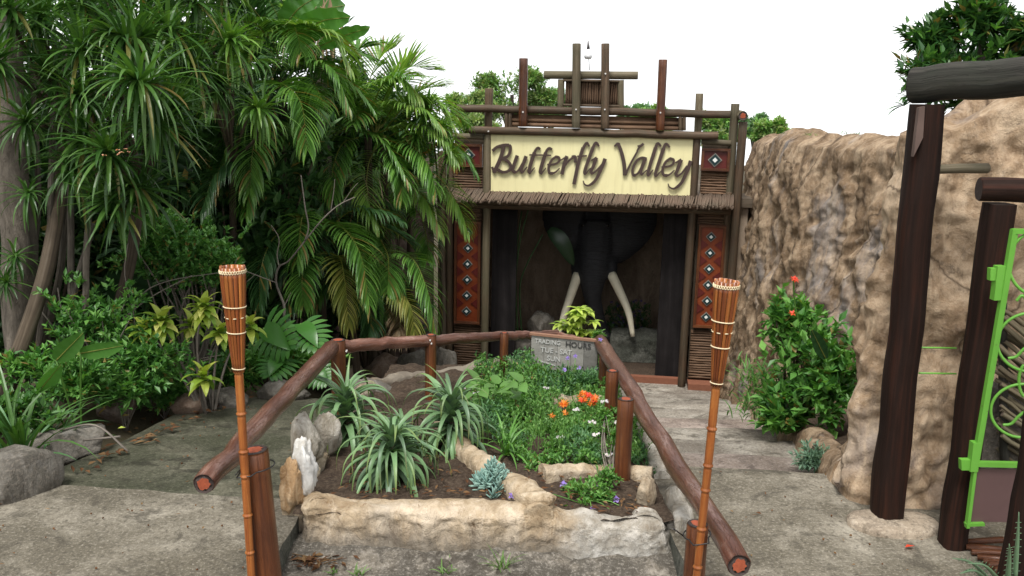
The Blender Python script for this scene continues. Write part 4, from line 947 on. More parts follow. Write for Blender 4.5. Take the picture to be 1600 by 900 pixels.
for py in (543, 583):
    mb = MB(); mb.tube([P(1436, py, 4.02), P(1494, py+1, 4.08)], .0042, 8); mb.build('rod', 'gate_green', pg, True)
# cement pad at the foot of the first post
mb = MB(); V = []; K = 36; prof = [(1.0, -.03), (1.0, .018), (.93, .034), (.6, .04), (.32, .044), (0.01, .046)]
for r, z in prof:
    for k in range(K):
        an = 2*math.pi*k/K; rr = r*(.215+.02*noise.noise(Vector((math.cos(an)*1.5, math.sin(an)*1.5, 3)))); V.append((1.90+rr*math.cos(an)*1.06, 3.99+rr*math.sin(an)*.62, z+.006*noise.noise(Vector((math.cos(an)*3, math.sin(an)*3, r*4)))))
mb.add(V, [(i*K+k, i*K+(k+1) % K, (i+1)*K+(k+1) % K, (i+1)*K+k) for i in range(len(prof)-1) for k in range(K)]); mb.add(V[-K:], [tuple(range(K))])
tag(mb.build('cement_pad', 'cement_pad', smooth=True), 'rounded pale cement pad around the foot of the dark post', 'pad')
# green gate
GY = 3.69; gt = thing('metal_gate', 'bright green scrolled metal gate with mauve lower panel', 'gate', G(1508, 830, 0))
def gp(px, py): return P(px, py, GY - (px-1510)*.0008)
def bar(name, a, b, w, d=.012):
    p, q = gp(*a), gp(*b); mb = MB(); L = (q-p).length; t = (q-p).normalized(); s = t.cross(Vector((0, 1, 0))).normalized(); rot = Matrix((s, Vector((0, 1, 0)), t)).transposed()
    mb.box((p+q)/2, (w/2, d, L/2), rot); return mb.build(name, 'gate_green', gt)
bar('stile', (1585, 358), (1524, 722), .024); bar('stile', (1524, 722), (1511, 824), .014)
bar('rail', (1583, 361), (1680, 364), .020); bar('rail', (1507, 724), (1680, 728), .022); bar('rail', (1508, 819), (1537, 818), .014)
bar('hinge', (1545, 428), (1566, 428), .052, .014); bar('hinge', (1562, 415), (1556, 468), .034, .018)
bar('hinge', (1500, 725), (1522, 725), .050, .014); bar('hinge', (1524, 690), (1519, 735), .034, .018)
def scroll(pts, r=.0065):
    mb = MB(); mb.tube(spline([gp(*q) for q in pts], 28), r, 8); mb.build('scroll', 'gate_green', gt, True)
def arc(cx, cy, rx, ry, a0, a1): return [(cx+rx*math.cos(R(a0+(a1-a0)*i/10)), cy+ry*math.sin(R(a0+(a1-a0)*i/10))) for i in range(11)]
scroll(arc(1622, 412, 46, 50, 280, 80)); scroll(arc(1612, 535, 54, 46, 290, 70)); scroll(arc(1600, 642, 52, 42, 280, 90))
scroll([(1575, 560), (1588, 557), (1600, 545), (1612, 540)]); scroll([(1567, 664), (1580, 662), (1592, 650), (1606, 640)]); scroll(arc(1604, 595, 12, 26, 250, 110)); scroll([(1588, 470), (1597, 462), (1606, 470)])
q = [gp(1521, 733), gp(1680, 736), gp(1680, 818), gp(1510, 816)]; mb = MB()
mb.add([v+Vector((0, o, 0)) for o in (.006, .012) for v in q], [(0, 3, 2, 1), (4, 5, 6, 7), (0, 1, 5, 4), (1, 2, 6, 5), (2, 3, 7, 6), (3, 0, 4, 7)]); mb.build('panel', 'panel_mauve', gt)
# leaning stick fence behind the gate
sf = thing('stick_fence', 'leaning grey stick fence behind the green gate', 'fence', (2.5, 3.95, 0))
random.seed(3)
for i in range(34):
    y0 = lerp(480, 700, i/33); a = P(1560+random.uniform(-6, 10), y0, 3.99+random.uniform(-.05, .03)); b = P(1690, y0+random.uniform(70, 110), 3.9+random.uniform(-.05, .03))
    log('stick', a, b, random.uniform(.008, .013), None, ('log_grey', 'log_end'), sf, n=7, bend=.012, seg=8)
log('stake', P(1566, 474, 4.0), P(1570, 720, 3.98), .02, .022, ('log_dark', 'end_dark'), sf, n=9)
p = P(1548, 640, 4.12); rock('rock', 'dark rounded boulder behind the green gate', p+Vector((.1, 0, -.12)), (.2, .14, .3), 'stone_grey', 41)
# ------------------------------------------------------------------ vegetation helpers
rnd = random.Random(11)
U = rnd.uniform
def GS(px, py, prof=sL, off=0.0):
    d = ray(px, py); k = 1.0
    for i in range(4000):
        p = CO + d*k
        if p.z <= prof(p.y)+off: return p
        k += .004
    return p
def wid(prof, t):
    if prof == 'strap': return min(1.0, .55+t*3)*(1-t**3.0)+.02
    if prof == 'aloe': return (1-t)**.85*(.9+.2*(1-t))+.015
    if prof == 'lance': return max(.03, math.sin(math.pi*min(1, .06+t*.94)**.75))
    if prof == 'ovate': return max(.03, math.sin(math.pi*min(1, .04+t*.96)**.6)**.8)
    if prof == 'paddle': return max(.04, math.sin(math.pi*min(1, .03+t*.97)**.85)**.55)
    return max(.04, math.sin(math.pi*t))
DOWN = Vector((0, 0, -1))
def blade(mb, p, d, L, W, droop=1.0, n=5, prof='strap', fold=.25, roll=0.0, m=0, curve=1.0, side=None, wave=0.0):
    """leaf blade bending towards the ground; a folded ribbon of two strips"""
    d = Vector(d).normalized(); p = Vector(p)
    s = d.cross(Vector((0, 0, 1))) if side is None else Vector(side)
    if s.length < 1e-3: s = Vector((1, 0, 0))
    s.normalize()
    if roll: s = Matrix.Rotation(roll, 3, d) @ s
    V = []; step = L/n; q = p.copy(); dd = d.copy()
    for i in range(n+1):
        t = i/n; w = W*.5*wid(prof, t); up = s.cross(dd)
        if up.z < 0: up = -up
        f = up*(fold*w) + (up*wave*W*math.sin(t*17+p.x*9) if wave else up*0)
        if i == n and prof != 'paddle': V += [q, q, q]
        else: V += [q - s*w + f, q, q + s*w + f]
        ax = dd.cross(DOWN)
        if ax.length > 1e-3:
            an = droop/n*(.35+1.3*t*curve); mx = dd.angle(DOWN)
            dd = Matrix.Rotation(min(an, mx*.5), 3, ax.normalized()) @ dd
        q = q + dd*step
    f = []; uv = []
    for i in range(n):
        a = i*3; t0, t1 = i/n, (i+1)/n
        if i == n-1 and prof != 'paddle': f += [(a, a+1, a+4), (a+1, a+2, a+4)]; uv += [[(0, t0), (.5, t0), (.5, t1)], [(.5, t0), (1, t0), (.5, t1)]]
        else: f += [(a, a+1, a+4, a+3), (a+1, a+2, a+5, a+4)]; uv += [[(0, t0), (.5, t0), (.5, t1), (0, t1)], [(.5, t0), (1, t0), (1, t1), (.5, t1)]]
    mb.add(V, f, m, uv); return q
def rdir(zmin=-1, zmax=1):
    z = U(zmin, zmax); a = U(0, 6.2832); r = math.sqrt(max(0, 1-z*z)); return Vector((r*math.cos(a), r*math.sin(a), z))
def leaf4(mb, p, d, L, W, m=0, fold=.2):
    d = d.normalized(); s = d.cross(Vector((U(-.4, .4), U(-.4, .4), 1)))
    if s.length < 1e-3: s = Vector((1, 0, 0))
    s.normalize(); up = s.cross(d); up = up if up.z > 0 else -up
    a = p + d*L*.42 - up*L*.02
    mb.add([p, a + s*W*.5 + up*W*fold, p + d*L - up*L*.08, a - s*W*.5 + up*W*fold], [(0, 1, 2), (0, 2, 3)], m, [[(.5, 0), (1, .5), (.5, 1)], [(.5, 0), (.5, 1), (0, .5)]])
def sprig(mb, p, d, n, L, W, spread=1.0, m=0, stem=None):
    """shoot tip carrying a whorl of small leaves"""
    for i in range(n):
        q = (d + rdir()*spread + Vector((0, 0, .15))).normalized()
        leaf4(mb, p - d*U(0, L*1.2), q, L*U(.6, 1.15), W*U(.7, 1.15), m)
def crown_pts(c, r, n, shell=.55, lob=.25, seed=0):
    out = []
    for i in range(n):
        d = rdir(); k = (shell + (1-shell)*rnd.random())*(1 + lob*noise.noise(d*1.7+Vector((seed*3.1, seed, 0)))*1.6 + lob*.8*noise.noise(d*4+Vector((seed, 0, seed))))
        out.append((Vector((c[0]+d.x*r[0]*k, c[1]+d.y*r[1]*k, c[2]+d.z*r[2]*k)), d))
    return out
def shrub(name, label, cat, base, blobs, mat, L, W, nspr, per, stems=5, wood_='stem_brown', spread=1.0, group=None, zmin=None, shell=.5, stem_r=.012, mat2=None):
    t = thing(name, label, cat, base, 0, group); mb = MB(); st = MB(); base = Vector(base); tips = []
    for bi, (c, r) in enumerate(blobs):
        pts = crown_pts(c, r, nspr, shell, .3, bi+base.x)
        for p, d in pts:
            if zmin is not None and p.z < zmin(p): continue
            dd = (d*.7 + Vector((0, 0, .5)) + rdir()*.5).normalized()
            sprig(mb, p, dd, per, L, W, spread, 1 if (mat2 and rnd.random() < .25) else 0)
        tips += [pts[k][0] for k in range(0, len(pts), max(1, len(pts)//max(1, stems)))][:stems]
    for q in tips:
        m = base.lerp(q, .5) + Vector((U(-.1, .1), U(-.1, .1), U(-.05, .1)))*(q-base).length
        b = base + Vector((U(-1, 1), U(-1, 1), 0))*stem_r*3
        st.tube(spline([b, m, q], 8), [lerp(stem_r, stem_r*.3, i/8) for i in range(9)], 6, wob=.1)
    if tips: st.build('stem', wood_, t, True)
    mb.build('foliage', [mat, mat2] if mat2 else mat, t, False)
    return t
def frond(mb, pts, L=.3, n=34, W=.022, droop=.9, vee=.35, m=0, start=.12, rr=.008, ms=1, side=None, tip=.25):
    c = spline(pts, 24); K = 24; tl = sum((c[i+1]-c[i]).length for i in range(K))
    mb.tube(c, [lerp(rr, rr*.25, i/K) for i in range(K+1)], 5, ms)
    jr = U(-.25, .25); L *= 1.22; W *= 1.2
    for k in range(n):
        t = start + (1-start)*(k+.5)/n; x = t*K; i = min(int(x), K-1); p = c[i].lerp(c[i+1], x-i); tg = (c[i+1]-c[i]).normalized()
        s = tg.cross(Vector((0, 0, 1))) if side is None else Vector(side) - tg*tg.dot(Vector(side))
        if s.length < .08: s = tg.cross(Vector((0, 1, 0)))
        s.normalize(); s = Matrix.Rotation(jr, 3, tg) @ s; up = s.cross(tg)
        if up.z < 0 and abs(up.z) > .05: up = -up
        prof = (.35+.65*math.sin(math.pi*min(1, .12+t*.80))) if t < .9 else .55-.9*(t-.9)
        A = lerp(R(68), R(22), t**1.3)
        for sg in (-1, 1):
            d = tg*math.cos(A) + s*sg*math.sin(A) + up*vee*U(.6, 1.3)
            blade(mb, p, d, L*max(.25, prof)*U(.9, 1.08), W*U(.85, 1.1), droop*U(.7, 1.3), 4, 'lance' if t > .97 else 'strap', .3, roll=U(-.2, .2)+sg*.15, m=m)
PALM_I = [0]
def palm(label, base, stems, specs, filler, mats, group='palms left of the entrance', L=.3, name='palm'):
    t = thing(name, label, 'palm', base, 0, group); base = Vector(base)
    for b, tp, r in stems:
        mb = MB(); b = Vector(b); tp = Vector(tp); c = spline([b, b.lerp(tp, .5)+Vector((U(-.06, .06), U(-.06, .06), 0)), tp], 16)
        mb.tube(c, [r*(1.1-.3*i/16) for i in range(17)], 9, wob=.08, seed=U(0, 50)); mb.build('stem', 'stem_brown', t, True)
    for s in specs:
        pts = [P(*q) for q in s['p']]; mb = MB()
        frond(mb, pts, s.get('L', L), s.get('n', 34), s.get('W', .024), s.get('droop', .9), s.get('vee', .3), 0, s.get('start', .1), side=s.get('side'))
        mb.build('frond', [s.get('m', mats[0]), 'leaf_palm_yellow'], t)
    for (c, n, el, ln, spread) in filler:
        c = Vector(c)
        for i in range(n):
            az = 2*math.pi*(i+U(0, .8))/n; e = U(*el); l = U(*ln)
            d = Vector((math.cos(az)*math.cos(e), math.sin(az)*math.cos(e), math.sin(e))); pts = [c]; q = c.copy()
            for k in range(6):
                q = q + d*l/6; pts.append(q.copy()); ax = d.cross(DOWN)
                if ax.length > 1e-3: d = Matrix.Rotation(U(.16, .34)*spread, 3, ax.normalized()) @ d
            mb = MB(); frond(mb, pts, L*U(.85, 1.1), 30, .024, U(.7, 1.3), .3); mb.build('frond', [rnd.choice(mats), 'leaf_palm_yellow'], t)
    return t

# ------------------------------------------------------------------ palms between the path and the gate
def gz(x, y): return ground_z(x, y)
def stemto(px, py, Y, bx, by, r): return ((bx, by, gz(bx, by)-.05), P(px, py, Y), r)
c = P(575, 215, 9.3)
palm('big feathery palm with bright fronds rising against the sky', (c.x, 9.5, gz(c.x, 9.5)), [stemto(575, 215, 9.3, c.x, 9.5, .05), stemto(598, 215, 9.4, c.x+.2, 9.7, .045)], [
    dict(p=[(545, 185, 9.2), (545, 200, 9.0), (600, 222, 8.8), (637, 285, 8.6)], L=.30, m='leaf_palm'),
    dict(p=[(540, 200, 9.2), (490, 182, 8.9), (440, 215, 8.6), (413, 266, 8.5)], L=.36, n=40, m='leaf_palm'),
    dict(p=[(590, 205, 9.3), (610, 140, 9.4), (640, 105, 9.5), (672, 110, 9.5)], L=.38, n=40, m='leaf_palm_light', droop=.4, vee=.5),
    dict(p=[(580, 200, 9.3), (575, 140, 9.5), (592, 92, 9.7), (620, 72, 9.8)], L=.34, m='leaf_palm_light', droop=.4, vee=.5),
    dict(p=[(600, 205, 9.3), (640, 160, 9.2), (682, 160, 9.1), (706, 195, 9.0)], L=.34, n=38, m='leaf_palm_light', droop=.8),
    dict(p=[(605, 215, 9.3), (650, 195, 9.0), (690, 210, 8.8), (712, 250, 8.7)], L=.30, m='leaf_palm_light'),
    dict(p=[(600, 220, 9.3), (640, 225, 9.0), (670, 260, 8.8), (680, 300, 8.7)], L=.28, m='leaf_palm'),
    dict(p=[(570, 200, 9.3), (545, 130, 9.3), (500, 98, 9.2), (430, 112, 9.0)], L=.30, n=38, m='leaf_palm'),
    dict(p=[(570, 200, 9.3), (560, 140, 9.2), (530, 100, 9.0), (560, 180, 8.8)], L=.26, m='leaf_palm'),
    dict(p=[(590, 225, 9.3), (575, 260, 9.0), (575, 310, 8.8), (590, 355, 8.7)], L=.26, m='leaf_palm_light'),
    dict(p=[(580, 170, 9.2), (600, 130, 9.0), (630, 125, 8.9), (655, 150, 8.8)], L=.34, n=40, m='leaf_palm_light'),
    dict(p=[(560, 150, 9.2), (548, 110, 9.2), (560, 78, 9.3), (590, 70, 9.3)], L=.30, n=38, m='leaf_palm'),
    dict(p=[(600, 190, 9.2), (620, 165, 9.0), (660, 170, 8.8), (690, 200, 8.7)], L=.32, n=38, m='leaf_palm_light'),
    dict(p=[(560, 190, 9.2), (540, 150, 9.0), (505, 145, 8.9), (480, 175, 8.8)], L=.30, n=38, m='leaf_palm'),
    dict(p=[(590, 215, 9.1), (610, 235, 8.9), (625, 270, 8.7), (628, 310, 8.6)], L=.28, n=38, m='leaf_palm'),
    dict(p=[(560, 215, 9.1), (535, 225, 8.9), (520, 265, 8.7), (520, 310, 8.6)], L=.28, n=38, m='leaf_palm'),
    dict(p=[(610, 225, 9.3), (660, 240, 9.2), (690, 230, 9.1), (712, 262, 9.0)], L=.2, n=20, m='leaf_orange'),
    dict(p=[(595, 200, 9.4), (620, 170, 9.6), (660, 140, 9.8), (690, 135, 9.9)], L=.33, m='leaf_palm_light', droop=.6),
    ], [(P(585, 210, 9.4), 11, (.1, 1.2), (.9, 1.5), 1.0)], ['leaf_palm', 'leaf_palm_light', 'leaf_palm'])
c = P(640, 290, 9.9)
palm('palm with drooping fronds hanging over the left edge of the entrance', (c.x, 10.1, gz(c.x, 10.1)), [stemto(640, 300, 9.9, c.x, 10.1, .045)], [
    dict(p=[(604, 282, 9.8), (632, 282, 9.5), (662, 308, 9.2), (692, 366, 9.0)], L=.30, n=38, m='leaf_palm_light'),
    dict(p=[(650, 282, 9.8), (690, 285, 9.5), (715, 320, 9.3), (730, 362, 9.2)], L=.27, m='leaf_palm_light'),
    dict(p=[(640, 295, 9.8), (660, 345, 9.4), (668, 380, 9.2), (668, 405, 9.1)], L=.25, m='leaf_palm'),
    dict(p=[(580, 280, 9.6), (583, 310, 9.3), (590, 350, 9.1), (600, 395, 9.0)], L=.26, m='leaf_palm'),
    dict(p=[(612, 395, 9.0), (645, 405, 8.8), (668, 455, 8.6), (680, 520, 8.5)], L=.27, n=38, m='leaf_palm'),
    dict(p=[(595, 375, 9.0), (606, 400, 8.8), (607, 430, 8.7), (605, 455, 8.6)], L=.30, m='leaf_palm'),
    dict(p=[(585, 430, 9.0), (610, 440, 8.8), (640, 475, 8.6), (648, 520, 8.5)], L=.28, m='leaf_palm_yellow'),
    dict(p=[(600, 470, 9.0), (622, 490, 8.8), (625, 510, 8.7), (612, 528, 8.6)], L=.26, m='leaf_dry'),
    ], [(P(610, 300, 10.1), 5, (-.2, .9), (.5, .8), 1.1)], ['leaf_palm', 'leaf_palm_light'])
c = P(505, 350, 8.6)
palm('low dark palm with broad arching fronds at the middle of the thicket', (c.x, 8.8, gz(c.x, 8.8)), [stemto(505, 370, 8.6, c.x, 8.8, .045), stemto(540, 400, 8.7, c.x+.3, 8.9, .04)], [
    dict(p=[(500, 350, 8.6), (530, 352, 8.3), (562, 395, 8.0), (577, 476, 7.8)], L=.33, n=42, m='leaf_palm'),
    dict(p=[(520, 400, 8.5), (532, 405, 8.2), (540, 450, 8.0), (544, 510, 7.9)], L=.27, n=40, m='leaf_palm_yellow'),
    dict(p=[(480, 330, 8.5), (472, 340, 8.2), (468, 370, 8.0), (464, 412, 7.9)], L=.26, n=36, m='leaf_palm'),
    dict(p=[(490, 395, 8.4), (476, 405, 8.1), (472, 440, 7.9), (474, 478, 7.8)], L=.24, n=34, m='leaf_palm'),
    dict(p=[(450, 360, 8.4), (425, 375, 8.1), (408, 420, 7.9), (405, 480, 7.8)], L=.24, n=34, m='leaf_palm_dark'),
    dict(p=[(430, 290, 8.4), (405, 285, 8.1), (390, 300, 7.9), (385, 335, 7.8)], L=.24, m='leaf_palm'),
    dict(p=[(500, 430, 8.4), (470, 455, 8.1), (450, 480, 7.9), (440, 510, 7.8)], L=.22, m='leaf_palm_dark'),
    dict(p=[(570, 440, 8.6), (575, 470, 8.4), (580, 500, 8.3), (575, 525, 8.2)], L=.22, m='leaf_palm_dark'),
    ], [(P(515, 360, 8.9), 10, (-.1, 1.0), (.8, 1.2), 1.1), (P(545, 420, 8.9), 7, (-.2, .7), (.6, .9), 1.1)], ['leaf_palm_dark', 'leaf_palm'])
c = P(440, 110, 8.8)
palm('tall palm with dark drooping fronds at the top of the thicket', (c.x-.1, 9.0, gz(c.x, 9.0)), [stemto(440, 120, 8.8, c.x-.1, 9.0, .05)], [
    dict(p=[(450, 60, 8.6), (425, 50, 8.4), (395, 75, 8.2), (385, 100, 8.1)], L=.30, m='leaf_palm_light'),
    dict(p=[(440, 70, 8.6), (455, 40, 8.4), (465, 55, 8.2), (470, 85, 8.1)], L=.30, m='leaf_palm'),
    dict(p=[(440, 100, 8.6), (480, 95, 8.3), (520, 110, 8.1), (545, 170, 8.0)], L=.28, n=38, m='leaf_palm'),
    dict(p=[(420, 150, 8.6), (390, 170, 8.3), (360, 215, 8.1), (345, 265, 8.0)], L=.30, m='leaf_palm'),
    dict(p=[(400, 230, 8.6), (385, 205, 8.3), (365, 220, 8.1), (350, 250, 8.0)], L=.26, m='leaf_palm_dark'),
    dict(p=[(300, 225, 8.6), (292, 240, 8.3), (285, 270, 8.1), (283, 310, 8.0)], L=.26, m='leaf_palm_dark'),
    dict(p=[(430, 110, 8.4), (400, 95, 8.0), (360, 115, 7.7), (325, 175, 7.5)], L=.34, n=40, m='leaf_palm'),
    dict(p=[(440, 140, 8.4), (440, 130, 8.0), (470, 160, 7.8), (480, 235, 7.6)], L=.32, n=40, m='leaf_palm'),
    dict(p=[(430, 190, 8.4), (410, 195, 8.0), (395, 235, 7.7), (390, 300, 7.5)], L=.32, n=40, m='leaf_palm'),
    dict(p=[(420, 60, 8.4), (395, 35, 8.2), (350, 40, 8.0), (315, 80, 7.8)], L=.34, n=40, m='leaf_palm'),
    dict(p=[(450, 60, 8.6), (480, 45, 8.4), (520, 60, 8.3), (545, 105, 8.2)], L=.34, n=40, m='leaf_palm_light'),
    dict(p=[(400, 250, 8.3), (370, 245, 8.0), (335, 275, 7.8), (315, 330, 7.6)], L=.30, n=38, m='leaf_palm_dark'),
    dict(p=[(445, 40, 8.8), (455, 5, 8.8), (480, -20, 8.8), (510, -25, 8.8)], L=.32, m='leaf_palm_light', droop=.6),
    ], [(P(440, 110, 9.0), 12, (-.1, 1.2), (.9, 1.5), 1.0)], ['leaf_palm_dark', 'leaf_palm'])
c = P(300, 330, 9.2)
palm('shaded palm deep in the thicket behind the small leaved bush', (c.x, 9.4, gz(c.x, 9.4)), [stemto(300, 300, 9.2, c.x, 9.4, .05), ], [], [(P(300, 290, 9.2), 12, (-.1, 1.1), (1.0, 1.5), 1.0), (P(360, 200, 9.4), 9, (-.1, 1.1), (1.0, 1.4), 1.0)], ['leaf_palm_dark'])

# ------------------------------------------------------------------ wild banana: paddle leaves and hanging dry leaves
bz = thing('wild_banana', 'wild banana with broad paddle leaves and dry hanging leaves above the palms', 'banana plant', (P(500, 300, 10.6).x, 10.8, gz(-2.3, 10.8)))
o0 = ORG[bz.name]; top = P(500, 90, 10.6)
mb = MB(); mb.tube(spline([o0, o0.lerp(top, .5)+Vector((.05, 0, 0)), top], 12), [.11-.004*i for i in range(13)], 10, wob=.08); mb.build('stem', 'bark_pale', bz, True)
def paddle(a, b, W, mat, roll=0.0, par=bz, mid=None, n=16, name='leaf', wave=.03, face=True):
    """split paddle leaf along photo points a -> b (px, py, Y)"""
    mb = MB(); ctrl = [P(*a), P(*b)] if mid is None else [P(*a), P(*mid), P(*b)]; c = spline(ctrl, n); V = []
    for i, p in enumerate(c):
        t = i/n; tg = (c[min(i+1, n)]-c[max(i-1, 0)]).normalized(); view = (CO-p).normalized()
        s = tg.cross(view).normalized(); s = Matrix.Rotation(roll, 3, tg) @ s; up = s.cross(tg); up = up if up.dot(view) > 0 else -up
        w = W*.5*wid('paddle', t)
        V += [p - s*w*U(.93, 1.04) + up*w*.25 + up*wave*math.sin(i*1.9), p, p + s*w*U(.93, 1.04) + up*w*.25 + up*wave*math.cos(i*2.3)]
    f = []; uv = []
    for i in range(n):
        a_ = i*3; f += [(a_, a_+1, a_+4, a_+3), (a_+1, a_+2, a_+5, a_+4)]; uv += [[(0, i/n), (.5, i/n), (.5, (i+1)/n), (0, (i+1)/n)], [(.5, i/n), (1, i/n), (1, (i+1)/n), (.5, (i+1)/n)]]
    mb.add(V, f, 0, uv); lf = mb.build(name, mat, par, True)
    mb = MB(); mb.tube([p+(CO-p).normalized()*.004 for p in c], [lerp(.010, .003, i/n)*max(.4, W/.3) for i in range(n+1)], 5); mb.build('midrib', 'leaf_palm_yellow', lf, True)
    return lf
paddle((455, 62, 8.6), (547, 27, 8.4), .27, 'leaf_banana', .15, mid=(500, 34, 8.5))
paddle((500, 72, 8.8), (578, 43, 8.7), .17, 'leaf_banana', .2, mid=(540, 55, 8.75))
paddle((440, 50, 8.7), (500, -8, 8.6), .25, 'leaf_banana', -.2, mid=(465, 15, 8.6))
paddle((470, 60, 10.4), (540, 8, 10.4), .34, 'leaf_banana', -.3, mid=(495, 20, 10.4))
paddle((470, 90, 10.4), (415, -10, 10.2), .3, 'leaf_banana', .4); paddle((480, 90, 10.6), (470, -40, 10.8), .34, 'leaf_banana', -.5)
for (a, b) in (((505, 0, 10.3), (512, 85, 10.1)), ((515, -5, 10.3), (520, 60, 10.2)), ((495, 5, 10.3), (492, 40, 10.2)), ((510, 20, 10.2), (530, 75, 10.1)), ((500, 10, 10.2), (503, 70, 10.1))):
    mb = MB(); c0, c1 = P(*a), P(*b)
    for k in range(9): blade(mb, c0.lerp(c1, k/14), (c1-c0)+rdir()*.25, U(.3, .6), .035, .3, 4, 'strap', .6, roll=U(-1, 1))
    mb.build('dry_leaf', 'leaf_dry', bz)
# dark broad leaves lower in the thicket
be = thing('elephant_ear', 'dark broad blue green leaves glimpsed deep in the thicket', 'plant', (P(260, 330, 8.2).x, 8.3, gz(-3.2, 8.3)))
o1 = ORG[be.name]
for a, b, W in (((240, 280, 7.9), (228, 205, 7.8), .34), ((262, 290, 8.0), (285, 225, 7.9), .34), ((205, 420, 7.7), (235, 350, 7.6), .35), ((190, 470, 7.6), (215, 400, 7.5), .38)):
    lf = paddle(a, b, W, 'leaf_banana_dark', U(-.4, .4), be)
    mb = MB(); e = P(*a); mb.tube(spline([o1, o1.lerp(e, .6)+Vector((U(-.1, .1), 0, .1)), e], 8), .012, 6); mb.build('stalk', 'leaf_palm_dark', be, True)

# ------------------------------------------------------------------ dragon-tree like strap-leaf trees on the left
def rosette(par, c, n, L, W, tilt=Vector((0, 0, 1)), mat='leaf_strap', down=.2):
    mb = MB(); c = Vector(c); tilt = tilt.normalized(); dr = U(.25, 1.25); lo = U(-.7, .1)
    for i in range(n):
        k = i/n; e = lerp(1.35, lo-down, k**.8); az = i*2.39996+U(-.2, .2)
        d = Vector((math.cos(az)*math.cos(e), math.sin(az)*math.cos(e), math.sin(e)))
        q = Vector((0, 0, 1)).rotation_difference(tilt) @ d
        blade(mb, c - tilt*(k*.16), q, L*U(.65, 1.15)*lerp(.75, 1.0, min(1, k*2)), W*U(.7, 1.15), dr*U(.6, 1.4), 6, 'strap', .35, roll=U(-.25, .25))
    return mb.build('leaf_rosette', mat, par)
def strap_tree(label, base, heads, r=.035, trunk=None, group='strap leaved trees on the left'):
    t = thing('dracaena_tree', label, 'tree', base, 0, group); base = Vector(base)
    cen = sum((P(h[0], h[1], h[2]) for h in heads), Vector())/len(heads); fork = base.lerp(cen, .72) + Vector((0, .55, 0))
    mb = MB(); mb.tube(spline([base, base.lerp(fork, .5)+Vector((.06, .05, 0)), fork], 14), [r*1.4-.0008*i for i in range(15)], 9, wob=.12, seed=U(0, 90)); mb.build('trunk', 'stem_brown', t, True)
    for (px, py, Y, n, L, mat) in heads:
        c = P(px, py, Y); mid = fork.lerp(c, .55) + Vector((U(-.1, .1), U(.05, .3), U(-.1, .1)))
        mb = MB(); cc = spline([fork, mid, c + Vector((0, .05, -.05))], 14); mb.tube(cc, [lerp(r*.55, r*.3, i/14) for i in range(15)], 8, wob=.12, seed=U(0, 90)); mb.build('branch', 'stem_brown', t, True)
        tl = (c-mid).normalized()*.3 + Vector((U(-.9, .9), U(-1.2, -.3), U(.0, .7)))
        rosette(t, c, n, L, .030, tl, mat)
    return t
strap_tree('slender dracaena with drooping strap leaf heads beside the thick trunk', (-3.25, 6.5, gz(-3.25, 6.5)), [
    (175, 50, 5.5, 70, .42, 'leaf_strap'), (206, 122, 5.2, 90, .46, 'leaf_strap'), (120, 150, 5.6, 70, .42, 'leaf_strap'), (165, 235, 5.4, 80, .44, 'leaf_strap'), (200, 290, 5.5, 70, .36, 'leaf_strap'), (110, 260, 5.7, 60, .4, 'leaf_strap'), (275, 165, 5.6, 60, .36, 'leaf_strap'), (235, 190, 5.4, 70, .40, 'leaf_strap'), (130, 70, 5.7, 70, .42, 'leaf_strap'), (160, 310, 5.5, 60, .34, 'leaf_strap'), (225, 55, 5.7, 60, .4, 'leaf_strap'), (130, 210, 5.6, 70, .4, 'leaf_strap')])
strap_tree('dracaena with bright green leaf heads in the middle of the thicket', (P(330, 500, 8.8).x, 8.9, gz(-3.0, 8.9)), [
    (362, 60, 6.8, 60, .36, 'leaf_strap_light'), (397, 168, 6.9, 64, .34, 'leaf_strap_light'), (300, 105, 6.6, 60, .38, 'leaf_strap'), (255, 35, 6.4, 60, .40, 'leaf_strap'), (345, 130, 6.9, 60, .36, 'leaf_strap'), (280, 70, 6.6, 60, .38, 'leaf_strap_light'), (290, -10, 6.6, 60, .4, 'leaf_strap'), (350, -30, 7, 60, .4, 'leaf_strap_light')], .03)
strap_tree('dracaena heads hanging in from the top left edge', (-3.4, 5.6, gz(-3.4, 5.6)), [
    (-15, 90, 5.4, 70, .36, 'leaf_strap'), (60, 25, 6.0, 70, .42, 'leaf_strap'), (40, 190, 6.0, 60, .36, 'leaf_strap'), (120, -10, 5.8, 70, .42, 'leaf_strap'), (0, 0, 5.6, 60, .4, 'leaf_strap'), (70, 110, 5.9, 60, .4, 'leaf_strap')], .04)
rosette_x = P(690, 195, 8.9)
yc = strap_tree('bright leaved cordyline crowding the left end of the log beams', (rosette_x.x-.1, 9.6, gz(rosette_x.x, 9.6)), [
    (668, 165, 8.9, 60, .30, 'leaf_strap_light'), (690, 200, 8.8, 70, .26, 'leaf_strap_light'), (650, 215, 9.0, 50, .28, 'leaf_strap_light'), (700, 235, 8.7, 46, .20, 'leaf_strap_light')], .025, group=None)
